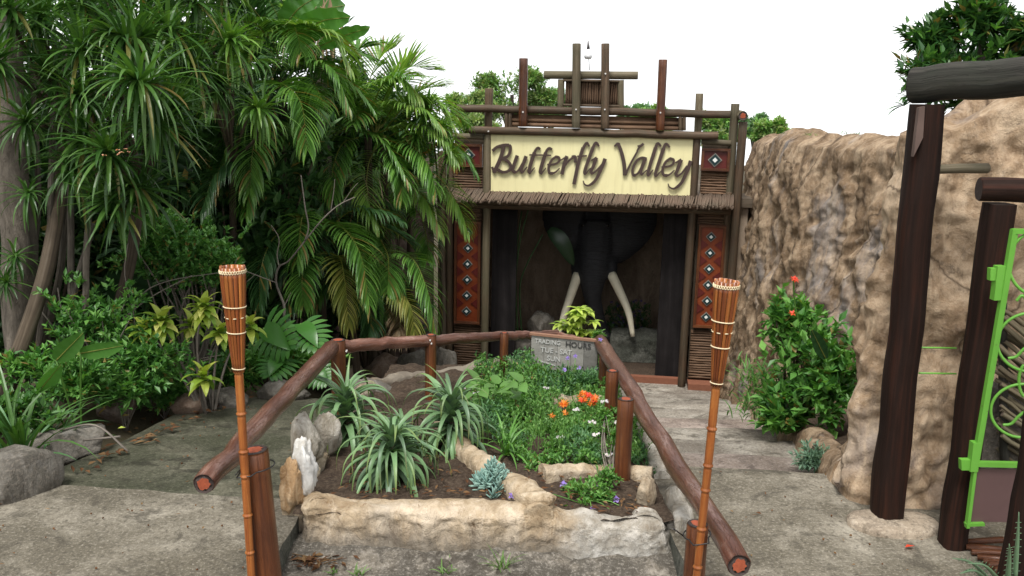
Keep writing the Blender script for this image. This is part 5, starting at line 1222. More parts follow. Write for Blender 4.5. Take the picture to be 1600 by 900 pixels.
# thick pale trunk
tk = thing('leafy_tree', 'thick pale barked tree trunk at the left edge of the photo', 'tree', (P(30, 610, 6.3).x, 6.35, gz(-3.5, 6.35)))
o2 = ORG[tk.name]
mb = MB(); mb.tube(spline([o2-Vector((0, 0, .1)), P(30, 400, 6.3), P(12, 200, 6.4), P(10, -60, 6.6), P(-20, -400, 7)], 26), [.125-.0015*i for i in range(27)], 18, wob=.22, seed=4); mb.build('trunk', 'bark_pale', tk, True)
for a in ([(60, 560, 6.3), (95, 420, 6.2), (105, 250, 6.3), (100, 60, 6.5)], [(50, 620, 6.2), (75, 430, 6.1), (80, 300, 6.1), (86, 60, 6.2)], [(120, 640, 6.1), (112, 470, 6.0), (110, 300, 6.0), (108, 150, 6.1)], [(100, 640, 6.0), (130, 540, 5.9), (135, 400, 5.9), (140, 330, 5.9)], [(130, 600, 6.1), (112, 500, 6.0), (120, 440, 6.0), (147, 350, 6.0)], [(90, 600, 6.5), (55, 430, 6.5), (60, 300, 6.5), (50, 100, 6.6)]):
    mb = MB(); mb.tube(spline([P(*q) for q in a], 20), [lerp(.028, .018, i/20) for i in range(21)], 9, wob=.12, seed=U(0, 50)); mb.build('side_trunk', 'bark_pale', tk, True)
mb = MB()
for c, r in ((P(10, -150, 6.8), (1.3, 1.2, .9)), (P(160, -220, 7.4), (1.4, 1.2, .9)), (P(-150, 40, 6.6), (.9, .9, .9))):
    for p, d in crown_pts(c, r, 420, .4, .3, 2): sprig(mb, p, (d+Vector((0, 0, .2))).normalized(), 6, .13, .055)
mb.build('crown', 'leaf_bush', tk)
for q in ((25, 400, 5.95), (10, 440, 5.9), (45, 300, 6.0)): rosette(tk, P(*q), 34, .24, .022, Vector((.6, -.8, .3)))

# ------------------------------------------------------------------ dense dark shrubs filling the thicket
DN = [((60, 160, 9.2), 'behind the thick trunk'), ((190, 60, 9.8), 'above the dracaena stems'), ((320, 130, 10.2), 'behind the bright dracaena heads'), ((420, 250, 10.6), 'behind the tall palm'),
      ((110, 380, 8.4), 'below the strap leaf heads'), ((270, 280, 9.6), 'around the broad blue green leaves'), ((450, 410, 10.2), 'behind the low dark palm'), ((560, 330, 10.9), 'under the big feathery palm'), ((380, 20, 10.8), 'at the top of the thicket'), ((20, 480, 7.6), 'at the foot of the thick trunk'), ((610, 200, 11.2), 'behind the bright fronds'), ((200, 480, 8.2), 'behind the yellow green croton'), ((570, 470, 10.0), 'at the foot of the palms'), ((360, 470, 8.8), 'beside the bamboo torch head'), ((385, 320, 8.6), 'under the bright dracaena heads'), ((330, 240, 8.4), 'among the drooping strap leaves'), ((20, 330, 7.4), 'left of the pale stems'), ((470, 190, 11.6), 'behind the hanging dry leaves'), ((545, 170, 11.8), 'behind the crown of the feathery palm'), ((430, 240, 11.2), 'between the two tallest palms'), ((590, 260, 11.4), 'against the purplish rock wall')]
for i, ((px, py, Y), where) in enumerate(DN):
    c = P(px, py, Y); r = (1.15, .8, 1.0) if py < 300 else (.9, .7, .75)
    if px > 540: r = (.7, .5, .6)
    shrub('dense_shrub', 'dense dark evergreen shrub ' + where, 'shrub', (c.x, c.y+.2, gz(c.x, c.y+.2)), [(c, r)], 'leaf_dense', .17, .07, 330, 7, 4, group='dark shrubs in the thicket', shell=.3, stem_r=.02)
# tall dark trees closing the view behind the thicket
for i, (x, y, h, w) in enumerate(((-9.5, 11.5, 5.2, 1.9), (-7.2, 13.5, 6.0, 2.0), (-5.0, 14.6, 5.4, 1.8), (-12.0, 9.0, 5.0, 2.2), (-3.6, 14.2, 3.6, 1.2))):
    b = Vector((x, y, gz(x, y))); lab = ['second', 'third', 'fourth', 'first', 'last'][i]
    shrub('shade_tree', 'tall dark shade tree behind the thicket, %s from the left' % lab, 'tree', b, [(b+Vector((0, 0, h*.62)), (w, w*.8, h*.36)), (b+Vector((.3, -.2, h*.25)), (w*.9, w*.7, h*.25))], 'leaf_dense', .24, .10, 520, 6, 4, group='shade trees behind the thicket', shell=.35, stem_r=.07)

# ------------------------------------------------------------------ bushes and small plants along the left path
c = P(285, 395, 6.9); shrub('bush', 'small leaved green bush behind the left bamboo torch', 'bush', (c.x, 7.0, gz(c.x, 7.0)), [(c, (.46, .32, .30)), (P(245, 370, 6.9), (.3, .25, .25)), (P(335, 410, 6.8), (.26, .22, .22))], 'leaf_bush', .055, .026, 420, 9, 9, 'twig', group=None, shell=.35)
c = P(150, 500, 5.9); shrub('bush', 'tangled weedy bush between the trunk and the croton', 'bush', (c.x, 6.0, gz(c.x, 6.0)), [(c, (.42, .25, .30)), (P(230, 560, 5.8), (.35, .2, .25)), (P(120, 590, 5.5), (.25, .2, .16))], 'leaf_bush', .065, .03, 230, 8, 10, 'twig', shell=.2)
c = P(420, 560, 6.9); shrub('bush', 'leafy green plant crouched beneath the monstera leaves', 'bush', (c.x, 6.9, gz(c.x, 6.9)), [(c, (.35, .25, .16)), (P(490, 570, 7.1), (.25, .2, .16))], 'leaf_cover', .10, .035, 200, 6, 4, shell=.2)
for (px, py, Y, lab) in ((45, 570, 5.7, 'leafy weeds at the foot of the thick trunk'), (255, 605, 6.1, 'leafy weeds behind the reddish brown rock'), (190, 600, 5.7, 'leafy weeds above the wedge shaped rock'), (10, 640, 5.0, 'leafy weeds behind the big lichen boulder'), (370, 575, 6.8, 'leafy weeds behind the tan rounded rock')):
    c = P(px, py, Y); shrub('weeds', lab, 'weeds', (c.x, c.y, gz(c.x, c.y)), [(c, (.32, .22, .16))], 'leaf_bush', .07, .034, 190, 7, 5, 'twig', shell=.15, stem_r=.005, group='weeds in the left bed')
# croton
ct = thing('croton', 'yellow green croton with leafy heads left of the bamboo torch', 'shrub', (P(325, 600, 6.0).x, 6.0, gz(-2.3, 6.0))); o3 = ORG[ct.name]
for (px, py, Y, n, L) in ((252, 500, 5.9, 34, .13), (225, 512, 5.85, 14, .12), (318, 478, 6.0, 32, .13), (345, 515, 6.0, 20, .12), (318, 585, 5.75, 13, .14), (300, 505, 6.1, 18, .12), (265, 550, 6.0, 12, .10), (390, 505, 6.2, 12, .12)):
    c = P(px, py, Y); mb = MB()
    for i in range(n):
        az = i*2.4+U(-.3, .3); e = lerp(1.2, -.5, i/n); d = Vector((math.cos(az)*math.cos(e), math.sin(az)*math.cos(e)-.25, math.sin(e)))
        blade(mb, c-Vector((0, 0, .06*i/n)), d, L*U(.9, 1.35), .062, U(.7, 1.6), 5, 'ovate', .25, roll=U(-.3, .3))
    mb.build('leaf_head', 'leaf_croton', ct)
    mb = MB(); mb.tube(spline([o3, o3.lerp(c, .6)+Vector((U(-.06, .06), U(-.05, .05), .05)), c], 8), [.012-.0009*i for i in range(9)], 6); mb.build('stem', 'twig', ct, True)
# monstera
ms = thing('monstera', 'monstera with deeply cut green leaves beside the left rail', 'plant', (P(440, 600, 6.9).x, 6.95, gz(-1.9, 6.95))); o4 = ORG[ms.name]
def monstera(a, b, W, roll=0.0, mat='leaf_monstera'):
    A, B = P(*a), P(*b); c = spline([A, A.lerp(B, .5)+Vector((0, -.02, .03)), B], 12); mb = MB(); tg = (B-A).normalized(); view = (CO-A).normalized(); s = Matrix.Rotation(roll, 3, tg) @ tg.cross(view).normalized(); up = s.cross(tg); up = up if up.dot(view) > 0 else -up
    V = []; n = 12
    for i in range(n+1):
        w = W*.5*math.sin(math.pi*min(1, .12+.86*i/n)**.7)*.42; V += [c[i]-s*w+up*.01, c[i]-up*.004, c[i]+s*w+up*.01]
    mb.add(V, [q for i in range(n) for q in ((i*3, i*3+1, i*3+4, i*3+3), (i*3+1, i*3+2, i*3+5, i*3+4))])
    for k in range(8):
        t = .08+.84*k/7.5; p = A.lerp(B, t); ln = W*.56*math.sin(math.pi*min(1, .22+.70*t)**.75); an = lerp(R(112), R(28), t)
        for sg in (-1, 1):
            d = tg*math.cos(an)+s*sg*math.sin(an)+up*.12; blade(mb, p+d*ln*.22, d, ln*.85, W*.115, .5, 4, 'paddle', .1, side=d.cross(up))
    mb.build('leaf', mat, ms, True); mb = MB(); mb.tube(spline([o4, o4.lerp(A, .6)+Vector((0, -.05, .08)), A], 8), .008, 6); mb.build('stalk', 'leaf_palm', ms, True)
monstera((412, 512, 6.8), (455, 548, 6.6), .40, .2); monstera((470, 505, 6.9), (497, 545, 6.7), .36, -.4); monstera((440, 560, 6.7), (420, 590, 6.5), .30, .4); monstera((490, 575, 6.6), (512, 598, 6.5), .26, -.2)
# broad paddle leaf plant
bp = thing('broad_leaf_plant', 'plant with two broad oval leaves above the left rocks', 'plant', (P(115, 640, 5.1).x, 5.15, gz(-2.6, 5.15)))
paddle((88, 563, 5.0), (130, 520, 5.0), .12, 'leaf_banana', .2, bp, wave=.004); paddle((126, 552, 5.05), (193, 540, 5.0), .105, 'leaf_banana', .35, bp, wave=.004); paddle((62, 610, 5.0), (95, 570, 4.95), .10, 'leaf_banana', .4, bp, wave=.004)
for a in ((88, 563, 5.0), (126, 552, 5.05), (62, 610, 5.0)):
    mb = MB(); e = P(*a); o5 = ORG[bp.name]; mb.tube(spline([o5, o5.lerp(e, .5)+Vector((0, 0, .04)), e], 6), .006, 6); mb.build('stalk', 'leaf_palm', bp, True)
# strap clumps at the left edge
for k, (px, py, Y, n, L, lab) in enumerate(((20, 650, 4.75, 60, .78, 'clump of long arching strap leaves at the far left edge'), (70, 655, 4.95, 26, .45, 'smaller strap leaf clump right of the long leaved one'))):
    b = P(px, py, Y); b.z = gz(b.x, b.y); t = thing('strap_clump', lab, 'plant', b, 0, 'strap leaf clumps by the left rocks')
    for i in range(n):
        az = U(0, 6.28); e = U(.5, 1.45); mb = MB(); blade(mb, b+Vector((U(-.05, .05), U(-.05, .05), 0)), Vector((math.cos(az)*math.cos(e), math.sin(az)*math.cos(e), math.sin(e))), L*U(.6, 1.1), .026, U(.5, 1.6), 7, 'strap', .4)
        mb.build('leaf', rnd.choice(['leaf_strap', 'leaf_cover_blue', 'leaf_strap']), t)
# bare twig branch
bt = thing('bare_branch', 'bare pale forked branch leaning in front of the palm fronds', 'branch', P(440, 560, 7.4))
ZB = lambda x, y, Y=7.5: P(380+x/3.214, 280+y/3.214, Y)
for pts, r in (([(205, 700), (205, 630), (165, 520), (180, 440), (230, 410), (310, 310)], .013), ([(310, 310), (328, 240), (312, 150), (300, 60), (290, -20)], .008), ([(310, 310), (400, 200), (480, 130), (560, 90)], .008), ([(440, 160), (455, 60), (460, 0)], .005), ([(500, 120), (540, 60), (575, 20)], .004), ([(165, 520), (60, 480), (-20, 450)], .006), ([(180, 440), (170, 380), (180, 300), (140, 230)], .006), ([(60, 480), (0, 530)], .004), ([(205, 640), (240, 570)], .005)):
    mb = MB(); mb.tube(spline([ZB(*q) for q in pts], 14), [r*lerp(1, .55, i/14) for i in range(15)], 6, wob=.15, seed=U(0, 9)); mb.build('twig', 'twig', bt, True)
bt2 = thing('bare_branch', 'tangle of thin bare twigs in front of the green bush', 'branch', P(215, 560, 6.2))
for pts in ([(180, 560), (215, 470), (260, 440), (350, 425)], [(190, 500), (235, 465), (300, 430)], [(205, 560), (210, 500), (195, 430), (200, 380)], [(240, 530), (290, 560), (345, 555)], [(60, 480), (100, 540), (105, 620)], [(180, 585), (250, 580), (330, 560)], [(330, 640), (325, 580), (340, 530), (350, 500)], [(90, 450), (100, 520), (90, 600)]):
    mb = MB(); mb.tube(spline([P(x, y, 6.0) for x, y in pts], 12), [lerp(.006, .0025, i/12) for i in range(13)], 5, wob=.15, seed=U(0, 9)); mb.build('twig', 'twig', bt2, True)
mb = MB()
for i in range(150):
    c = P(U(470, 600), U(255, 330), 8.9); blade(mb, c, rdir(-1, .2), U(.15, .4), .006, .8, 4, 'strap', .3)
tw = mb.build('dry_thatch', 'leaf_dry'); tag(tw, 'hanging mass of dry brown fibres beneath the palm crown', 'dead leaves', kind='stuff')
# pink blossoms
pk = thing('orchid_spray', 'tiny salmon pink blossoms hanging in the dark dracaena leaves', 'flower', P(190, 236, 5.15))
for q in ((185, 234), (190, 238), (197, 233), (202, 237), (186, 241), (163, 242)):
    mb = MB(); c = P(*q, 5.12)
    for k in range(5): leaf4(mb, c, rdir(-.3, .3)+Vector((0, -.5, 0)), .018, .014)
    mb.build('blossom', 'bird_pink', pk)

# ------------------------------------------------------------------ rocks along the left path and behind the rail
def rk(px, py, Y, r, mat, seed, label, rot=0.0, dz=0.0, rough=.22): 
    
    g = GS(px, py + r[2]*.75/Y*FPX, sL, -.02 if seed < 30 else 0.0)      # where its foot meets the path
    if g.y > 9.2: g = P(px, py + 20, 9.2)
    s = min(1.35, g.y/Y); r = (r[0]*s, r[1]*s, r[2]*s); p = Vector((g.x, g.y + r[1]*.5, g.z + r[2]*.45)); rock('rock', label, p, r, mat, seed, rot, rough=rough)
rk(15, 738, 4.25, (.22, .22, .17), 'stone_grey', 21, 'big lichen grey boulder at the left edge of the slab', rough=.12)
rk(95, 692, 4.62, (.25, .13, .10), 'stone_grey', 22, 'long low grey stone edging the mossy path', .5)
rk(172, 632, 5.15, (.13, .11, .11), 'stone_brown', 23, 'brown wedge shaped rock at the path edge under weeds', .3)
#rk(132, 672, 4.85, (.12, .08, .06), 'stone_grey', 29, 'small flat grey stone between the long stone and the wedge rock', .6)
rk(290, 632, 5.55, (.14, .11, .085), 'stone_brown', 24, 'reddish brown rounded rock below the croton', .1, rough=.12)
rk(350, 622, 5.85, (.19, .12, .085), 'stone_grey', 25, 'flat grey rock right behind the torch cane', .0)
rk(395, 592, 6.4, (.16, .12, .12), 'stone_tan', 26, 'tan rounded rock behind the left bamboo torch', .2, rough=.12)
rk(440, 612, 6.25, (.20, .14, .09), 'stone_grey', 27, 'low dark grey rock beneath the left rail', .4)
#rk(220, 645, 5.4, (.12, .07, .05), 'stone_grey', 28, 'small low stone beside the reddish brown rock', .2)
rk(545, 592, 7.4, (.24, .16, .14), 'stone_tan', 31, 'tan ledge stone behind the left rear rail', .2)
rk(605, 585, 7.9, (.30, .2, .20), 'stone_brown', 32, 'brown mottled boulder in the row behind the rear rail', .1)
rk(655, 580, 8.2, (.26, .2, .22), 'stone_grey', 33, 'dark grey boulder beside the rear rail post', .6)
rk(692, 578, 8.6, (.15, .15, .25), 'stone_grey', 34, 'upright grey stone at the left corner of the entrance', .6)
rk(575, 612, 7.2, (.30, .15, .12), 'stone_grey', 35, 'low grey stone behind the aloes', .0)
# litter on the left bed
mb = MB()
for i in range(300):
    y = U(4.4, 6.6); x = xl(y) - abs(rnd.gauss(0, .25)) + U(0, .15); z = max(gz(x, y), sL(y)-.02 if x > xl(y) else -9)+.012
    leaf4(mb, Vector((x, y, z+.02)), rdir(-.15, .25), U(.04, .09), U(.02, .035))
o = mb.build('leaf_litter', 'leaf_litter'); tag(o, 'dead brown leaves scattered along the left bed and path edge', 'leaf litter', kind='stuff')
# ------------------------------------------------------------------ planter plants
ALOE = {}
AEL = [-.1, .35, .75, 1.1, 1.38]
def aloe_mesh(k, j):
    if (k, j) not in ALOE:
        mb = MB(); dr = [(2.2, 2.8, 3.4), (2.6, 3.3, 4.2), (2.7, 3.6, 4.6), (1.8, 3.4, 4.8), (1.0, 2.4, 3.8)][k][j]; e = AEL[k]
        blade(mb, (0, 0, 0), (math.cos(e), 0, math.sin(e)), 1.0, .105, dr, 14, 'aloe', .55, curve=1.0)
        ALOE[(k, j)] = [mb.mesh('aloe_leaf', [m], True) for m in ('leaf_aloe', 'leaf_aloe_dark')]
    return ALOE[(k, j)]
def aloe(label, base, h, n, L, dark=.3):
    t = thing('aloe', label, 'aloe', base, 0, 'aloes in the planter'); base = Vector(base)
    mb = MB(); mb.tube([base, base+Vector((.01, 0, h*.5)), base+Vector((0, 0, h))], [.022, .022, .016], 8, wob=.1); mb.build('stem', 'stem_brown', t, True)
    for i in range(n):
        k = i/n; az = i*2.39996+U(-.3, .3); lev = min(4, max(0, int(k**1.1*5+U(-.6, .6))))
        me = aloe_mesh(lev, rnd.choice([0, 1, 1, 2]))[1 if rnd.random() < dark else 0]
        s = L*U(.75, 1.12)*(.72 if lev == 4 else 1.0)
        link('leaf', me, t, Vector((0, 0, h*lerp(.25, 1.0, k))), (U(-.12, .12), U(-.12, .12), az), (s, s*U(.8, 1.15), s))
    return t
def onsoil(px, py):
    p = GS(px, py, lambda y: .045-.085*(y-3.9)); return p
b = onsoil(612, 752); aloe('front aloe with long curling pale green leaves, nearest the planter wall', b+Vector((0, .03, -.03)), .24, 125, .42, .2)
b = onsoil(542, 690); aloe('left aloe sprawling over the white stone beside the rail post', b+Vector((0, 0, -.03)), .30, 80, .46, .4)
b = onsoil(705, 700); aloe('right aloe in front of the middle rail post', b+Vector((0, 0, -.03)), .30, 105, .45, .3)
b = onsoil(628, 700); aloe('small aloe filling the gap between the three bigger aloes', b+Vector((0, .05, -.03)), .16, 26, .30, .5)
# grey-blue succulent
b = onsoil(770, 765); t = thing('succulent', 'powdery blue green succulent clump behind the planter wall', 'succulent', b)
for i in range(34):
    c = b + Vector((rnd.gauss(0, .055), rnd.gauss(0, .06), 0)); hh = max(.03, .15-1.3*math.hypot(c.x-b.x, c.y-b.y))*U(.7, 1.1); c.z = b.z+hh; mb = MB()
    for k in range(13):
        az = k*2.4; e = lerp(1.4, .1, k/13); d = Vector((math.cos(az)*math.cos(e), math.sin(az)*math.cos(e), math.sin(e))); q = c-Vector((0, 0, .003*k))
        mb.tube([q, q+d*.022, q+d*.045, q+d*.052], [.0035, .0048, .004, .0012], 5)
    mb.tube([Vector((c.x, c.y, b.z-.02)), c], .004, 5); mb.build('shoot', 'leaf_succulent', t, True)
# ground cover: one mass nobody could count
mb = MB(); random.seed(5)
def cover_h(x, y):
    return .03 + .20*max(0, noise.noise(Vector((x*3.4, y*2.8, 5)))+.35) + .08*sstep(5.6, 6.6, y)
n = 0
while n < 5200:
    x = U(-.32, .80); y = U(4.55, 7.05)
    if x < -.28+.05*(7-y)*0 or (x < lerp(.10, -.34, sstep(4.3, 5.5, y))+.06): continue
    if noise.noise(Vector((x*4, y*4, 8))) < (-.15 if y < 5.2 else -.38): continue
    h = cover_h(x, y); z = soil_z(x, y) + h*rnd.random()**.6
    d = (rdir(-.2, 1)+Vector((0, 0, .5))).normalized(); p = Vector((x, y, z))
    k = noise.noise(Vector((x*2, y*2, 20))); m = 0 if k < .12 else 1
    sprig(mb, p, d, 5, .030 if m == 0 else .034, .015 if m == 0 else .011, .9, m); n += 1
o = mb.build('ground_cover', ['leaf_cover', 'leaf_cover_blue']); tag(o, 'low green ground cover spreading across the right half of the planter', 'ground cover', kind='stuff')
mb = MB()
for i in range(900):
    y = U(4.5, 6.6); x = .80+abs(rnd.gauss(0, .05)); p = Vector((x, y, soil_z(.8, y)+U(-.12, .05)-(x-.8)*.8)); sprig(mb, p, Vector((.7, 0, .5)), 5, .03, .012, .9)
o = mb.build('trailing_cover', 'leaf_cover_blue'); tag(o, 'trailing green fringe spilling over the planter edge onto the steps', 'ground cover', kind='stuff')
mb = MB()
for i in range(420):
    x, y = U(-.9, .75), U(3.9, 5.0)
    if x > -.1 and y > 4.5: continue
    leaf4(mb, Vector((x, y, soil_z(x, y)+.025)), rdir(-.1, .3), U(.02, .06), U(.008, .02))
o = mb.build('soil_litter', 'leaf_litter'); tag(o, 'dead leaf scraps lying on the planter soil under the aloes', 'leaf litter', kind='stuff')
mb = MB()
for i in range(430):
    x = U(-.1, .78); y = U(4.7, 7.0)
    if x < lerp(.15, -.2, sstep(4.5, 5.5, y)): continue
    p = Vector((x, y, soil_z(x, y)+.05)); q = p+Vector((U(-.05, .05), U(-.05, .05), U(.06, .20)*(.5 if (y > 6.0 or (y > 5.0 and x < .1) or (5.0 < y < 5.6 and x > .3)) else 1.0))); mb.tube([p, p.lerp(q, .5)+Vector((U(-.01, .01), 0, 0)), q], .0018, 4)
    sprig(mb, q, Vector((0, 0, 1)), 6, .028, .012); sprig(mb, p.lerp(q, .6), Vector((0, 0, 1)), 4, .034, .014)
o = mb.build('loose_stems', 'leaf_herb'); tag(o, 'loose pale shoots standing above the planter ground cover', 'ground cover', kind='stuff')
# pale green herb with round leaves
b = Vector((P(775, 640, 5.7).x, 5.7, soil_z(-.1, 5.7))); t = thing('herb', 'pale green leafy herb rising before the third rail post', 'herb', b)
for i in range(46):
    c = P(U(728, 822), U(592, 668), U(5.45, 5.9)); d = rdir(-.1, .5)+Vector((0, -.4, .2)); mb = MB(); blade(mb, c, d, U(.09, .15), U(.07, .11), .8, 5, 'ovate', .2, roll=U(-.4, .4)); mb.build('leaf', 'leaf_herb', t, True)
mb = MB()
for i in range(9): mb.tube(spline([b, b.lerp(P(U(735, 815), U(605, 660), 5.7), .5)+Vector((0, 0, .05)), P(U(735, 815), U(600, 650), 5.7)], 5), .004, 5)
mb.build('stem', 'leaf_herb', t, True)
# strap-leaf lily
b = onsoil(790, 712); t = thing('lily_plant', 'narrow leaved lily plant leaning over the dividing ridge', 'plant', b)
for i in range(20):
    az = U(0, 6.28); e = U(.5, 1.3); mb = MB(); blade(mb, b, Vector((math.cos(az)*math.cos(e), math.sin(az)*math.cos(e), math.sin(e))), U(.22, .36), .016, U(.8, 1.8), 7, 'strap', .5); mb.build('leaf', 'leaf_cover', t)
# flowers
def petals(mb, c, n, L, W, m=0, up=.35, tilt=Vector((0, -.5, .8))):
    tilt = tilt.normalized(); q = Vector((0, 0, 1)).rotation_difference(tilt)
    for k in range(n):
        a = 2*math.pi*k/n+U(-.1, .1); d = q @ Vector((math.cos(a), math.sin(a), up)); leaf4(mb, c, d, L*U(.85, 1.1), W, m, .1)
def stalks(t, b, heads, mat='leaf_cover'):
    mb = MB()
    for h in heads: mb.tube(spline([b+Vector((U(-.03, .03), U(-.03, .03), 0)), b.lerp(h, .5)+Vector((U(-.02, .02), 0, .03)), h], 5), .0025, 5)
    mb.build('stalk', mat, t, True)
def flowering(name, label, heads, fn, mats, lift=0.0, gprof=None):
    c = sum(heads, Vector())/len(heads); b = Vector((c.x, c.y, soil_z(c.x, c.y))); t = thing(name, label, 'flower', b); stalks(t, b, heads)
    for h in heads:
        mb = MB(); fn(mb, h); mb.build('flower', mats, t)
    mb = MB()
    for i in range(40): sprig(mb, b+Vector((rnd.gauss(0, .05), rnd.gauss(0, .05), U(.02, .12))), Vector((0, 0, 1)), 4, .035, .016)
    mb.build('foliage', 'leaf_cover', t)
    return t
def gazania(mb, h): petals(mb, h, 16, .046, .014, 0, .45, Vector((U(-.2, .2), -.5, .9)))
def gaz2(mb, h): petals(mb, h, 9, .03, .012, 0, .5)
flowering('orange_daisy', 'single open orange daisy left of the bright red orange cluster', [P(881, 632, 5.35)], gazania, ['petal_orange'])
flowering('orange_daisy', 'two small orange buds low beneath the open orange daisy', [P(862, 650, 5.2), P(883, 646, 5.2)], gaz2, ['petal_orange'])
def clus(mb, h):
    for k in range(4): petals(mb, h+Vector((U(-.02, .02), U(-.02, .02), U(-.01, .015))), 7, .03, .014, rnd.choice([0, 0, 1]), .5)
flowering('orange_cluster', 'cluster of bright red orange blooms near the rail posts', [P(912, 626, 5.3), P(922, 620, 5.3), P(931, 625, 5.25), P(908, 618, 5.4), P(926, 632, 5.25)], clus, ['petal_orange', 'petal_red'])
def umbel(mb, h):
    for k in range(9): petals(mb, h+Vector((U(-.02, .02), U(-.015, .015), U(-.004, .006))), 5, .010, .008, 0, .3)
flowering('lilac_umbel', 'pale lilac flower heads by the tall rail post', [P(945, 627, 4.9), P(925, 660, 4.8), P(952, 711, 4.55), P(876, 683, 4.75), P(932, 680, 4.7), P(960, 660, 4.8), P(900, 640, 5.2)], umbel, ['petal_white'])
flowering('lilac_umbel', 'pale lilac flower heads beside the pale green herb', [P(744, 615, 5.6), P(738, 603, 5.8), P(725, 605, 5.8), P(790, 640, 5.6), P(853, 606, 5.8)], umbel, ['petal_white'])
def vio(mb, h): petals(mb, h, 5, .022, .024, 0, .4, Vector((U(-.4, .4), -.7, .7)))
flowering('violet_flower', 'violet blooms growing in front of the notice board', [P(931, 576, 6.3), P(887, 560, 6.4), P(899, 557, 6.4), P(905, 575, 6.3), P(882, 578, 6.2)], vio, ['petal_violet'])
flowering('violet_flower', 'violet bloom hanging at the top right corner of the notice board', [P(938, 531, 6.4)], vio, ['petal_violet'])
flowering('violet_flower', 'violet blooms on the small trailing bush in the front bed', [P(936, 764, 4.2), P(960, 802, 4.02), P(981, 797, 4.05), P(903, 806, 4.0), P(880, 757, 4.3), P(893, 765, 4.3), P(963, 781, 4.1), P(800, 775, 4.1), P(925, 797, 4.0)], vio, ['petal_violet'])
c = P(938, 775, 4.15); shrub('small_bush', 'small trailing green bush in the front right bed', 'bush', (c.x, c.y+.03, soil_z(c.x, c.y)), [(c, (.085, .06, .09)), (P(900, 765, 4.25), (.07, .05, .04)), (P(950, 745, 4.3), (.08, .05, .05))], 'leaf_cover', .026, .013, 110, 6, 4, stem_r=.004, shell=.2)
c = P(960, 700, 4.6); shrub('small_bush', 'leggy green plant climbing beside the tall rail post', 'bush', (P(955, 760, 4.45).x, 4.45, soil_z(.5, 4.45)), [(P(962, 690, 4.6), (.05, .05, .09)), (P(945, 650, 4.8), (.06, .05, .06)), (P(920, 720, 4.65), (.1, .08, .06))], 'leaf_cover', .03, .018, 50, 6, 5, 'twig', stem_r=.005, shell=.2)
c = P(850, 612, 6.3); shrub('small_bush', 'feathery green bush below the notice board', 'bush', (c.x, 6.35, soil_z(c.x, 6.35)), [(c, (.34, .22, .14)), (P(905, 595, 6.35), (.25, .2, .12))], 'leaf_cover_blue', .045, .012, 420, 8, 5, stem_r=.004, shell=.15, mat2='leaf_cover')
# lime shrub behind the board
c = P(905, 505, 7.25); t = thing('lime_shrub', 'lime green shrub glowing behind the notice board', 'shrub', (c.x, 7.3, soil_z(.5, 7.2)-.1))
for i in range(40):
    zz = U(-.12, .14); q = c + Vector((rnd.gauss(0, .075)*(1-max(0, zz)*3.5), rnd.gauss(0, .06), zz)); mb = MB()
    for k in range(6):
        az = k*1.05+U(0, 1); e = U(-.3, .6); blade(mb, q, Vector((math.cos(az)*math.cos(e), math.sin(az)*math.cos(e), math.sin(e))), U(.07, .11), .042, .9, 4, 'ovate', .2)
    mb.build('leaf_cluster', 'leaf_lime', t)
mb = MB()
for i in range(7): mb.tube(spline([ORG[t.name], c+Vector((U(-.1, .1), U(-.05, .05), U(-.1, .05)))], 4), .006, 5)
mb.build('stem', 'stem_brown', t, True)
c = P(936, 523, 6.7); shrub('small_bush', 'grey green ruffled leaf ball at the end of the lime shrub', 'bush', (c.x, 6.72, soil_z(.7, 6.7)), [(c, (.06, .05, .045))], 'leaf_herb', .035, .03, 40, 5, 4, stem_r=.004)
# grass tufts and litter in the gutter
for k, (px, py, n, L, lab) in enumerate(((785, 890, 22, .13, 'spiky grass tuft in front of the planter, the largest'), (695, 896, 12, .08, 'small grass tuft left of the largest one'), (560, 899, 14, .06, 'short grass tuft near the fallen leaves'), (520, 897, 10, .05, 'shortest grass tuft at the foot of the slab'), (700, 880, 7, .06, 'thin grass blades against the planter foot'))):
    b = G(px, py, -.13); t = thing('grass_tuft', lab, 'grass', b, 0, 'grass tufts in the gutter')
    for i in range(n):
        az = U(0, 6.28); e = U(.5, 1.4); mb = MB(); blade(mb, b+Vector((U(-.02, .02), U(-.01, .01), 0)), Vector((math.cos(az)*math.cos(e), math.sin(az)*math.cos(e), math.sin(e))), L*U(.6, 1.2), .007, U(.5, 1.4), 5, 'strap', .4); mb.build('blade', 'grass_blade', t)
mb = MB(); b = G(490, 880, -.12)
for i in range(46): leaf4(mb, b+Vector((rnd.gauss(0, .06), rnd.gauss(0, .03), U(.0, .035))), rdir(-.2, .4), U(.03, .07), U(.012, .03))
for i in range(14): mb.tube([b+Vector((U(-.1, .1), U(-.04, .04), .01)), b+Vector((U(-.14, .16), U(-.05, .05), .02))], .0018, 4)
o = mb.build('leaf_litter', 'leaf_litter'); tag(o, 'small heap of dead brown leaves in the corner by the slab edge', 'leaf litter', kind='stuff')
for k, (px, py, m, lab) in enumerate(((1414, 855, 'petal_red', 'fallen red leaf on the paving near the cement pad'), (184, 672, 'leaf_croton', 'fallen yellow leaf on the mossy path'))):
    mb = MB(); b = G(px, py, 0.012) if k == 0 else GS(px, py)+Vector((0, 0, .012)); leaf4(mb, b, Vector((1, .2, .15)), .05, .03); tag(mb.build('fallen_leaf', m), lab, 'leaf')
mb = MB()
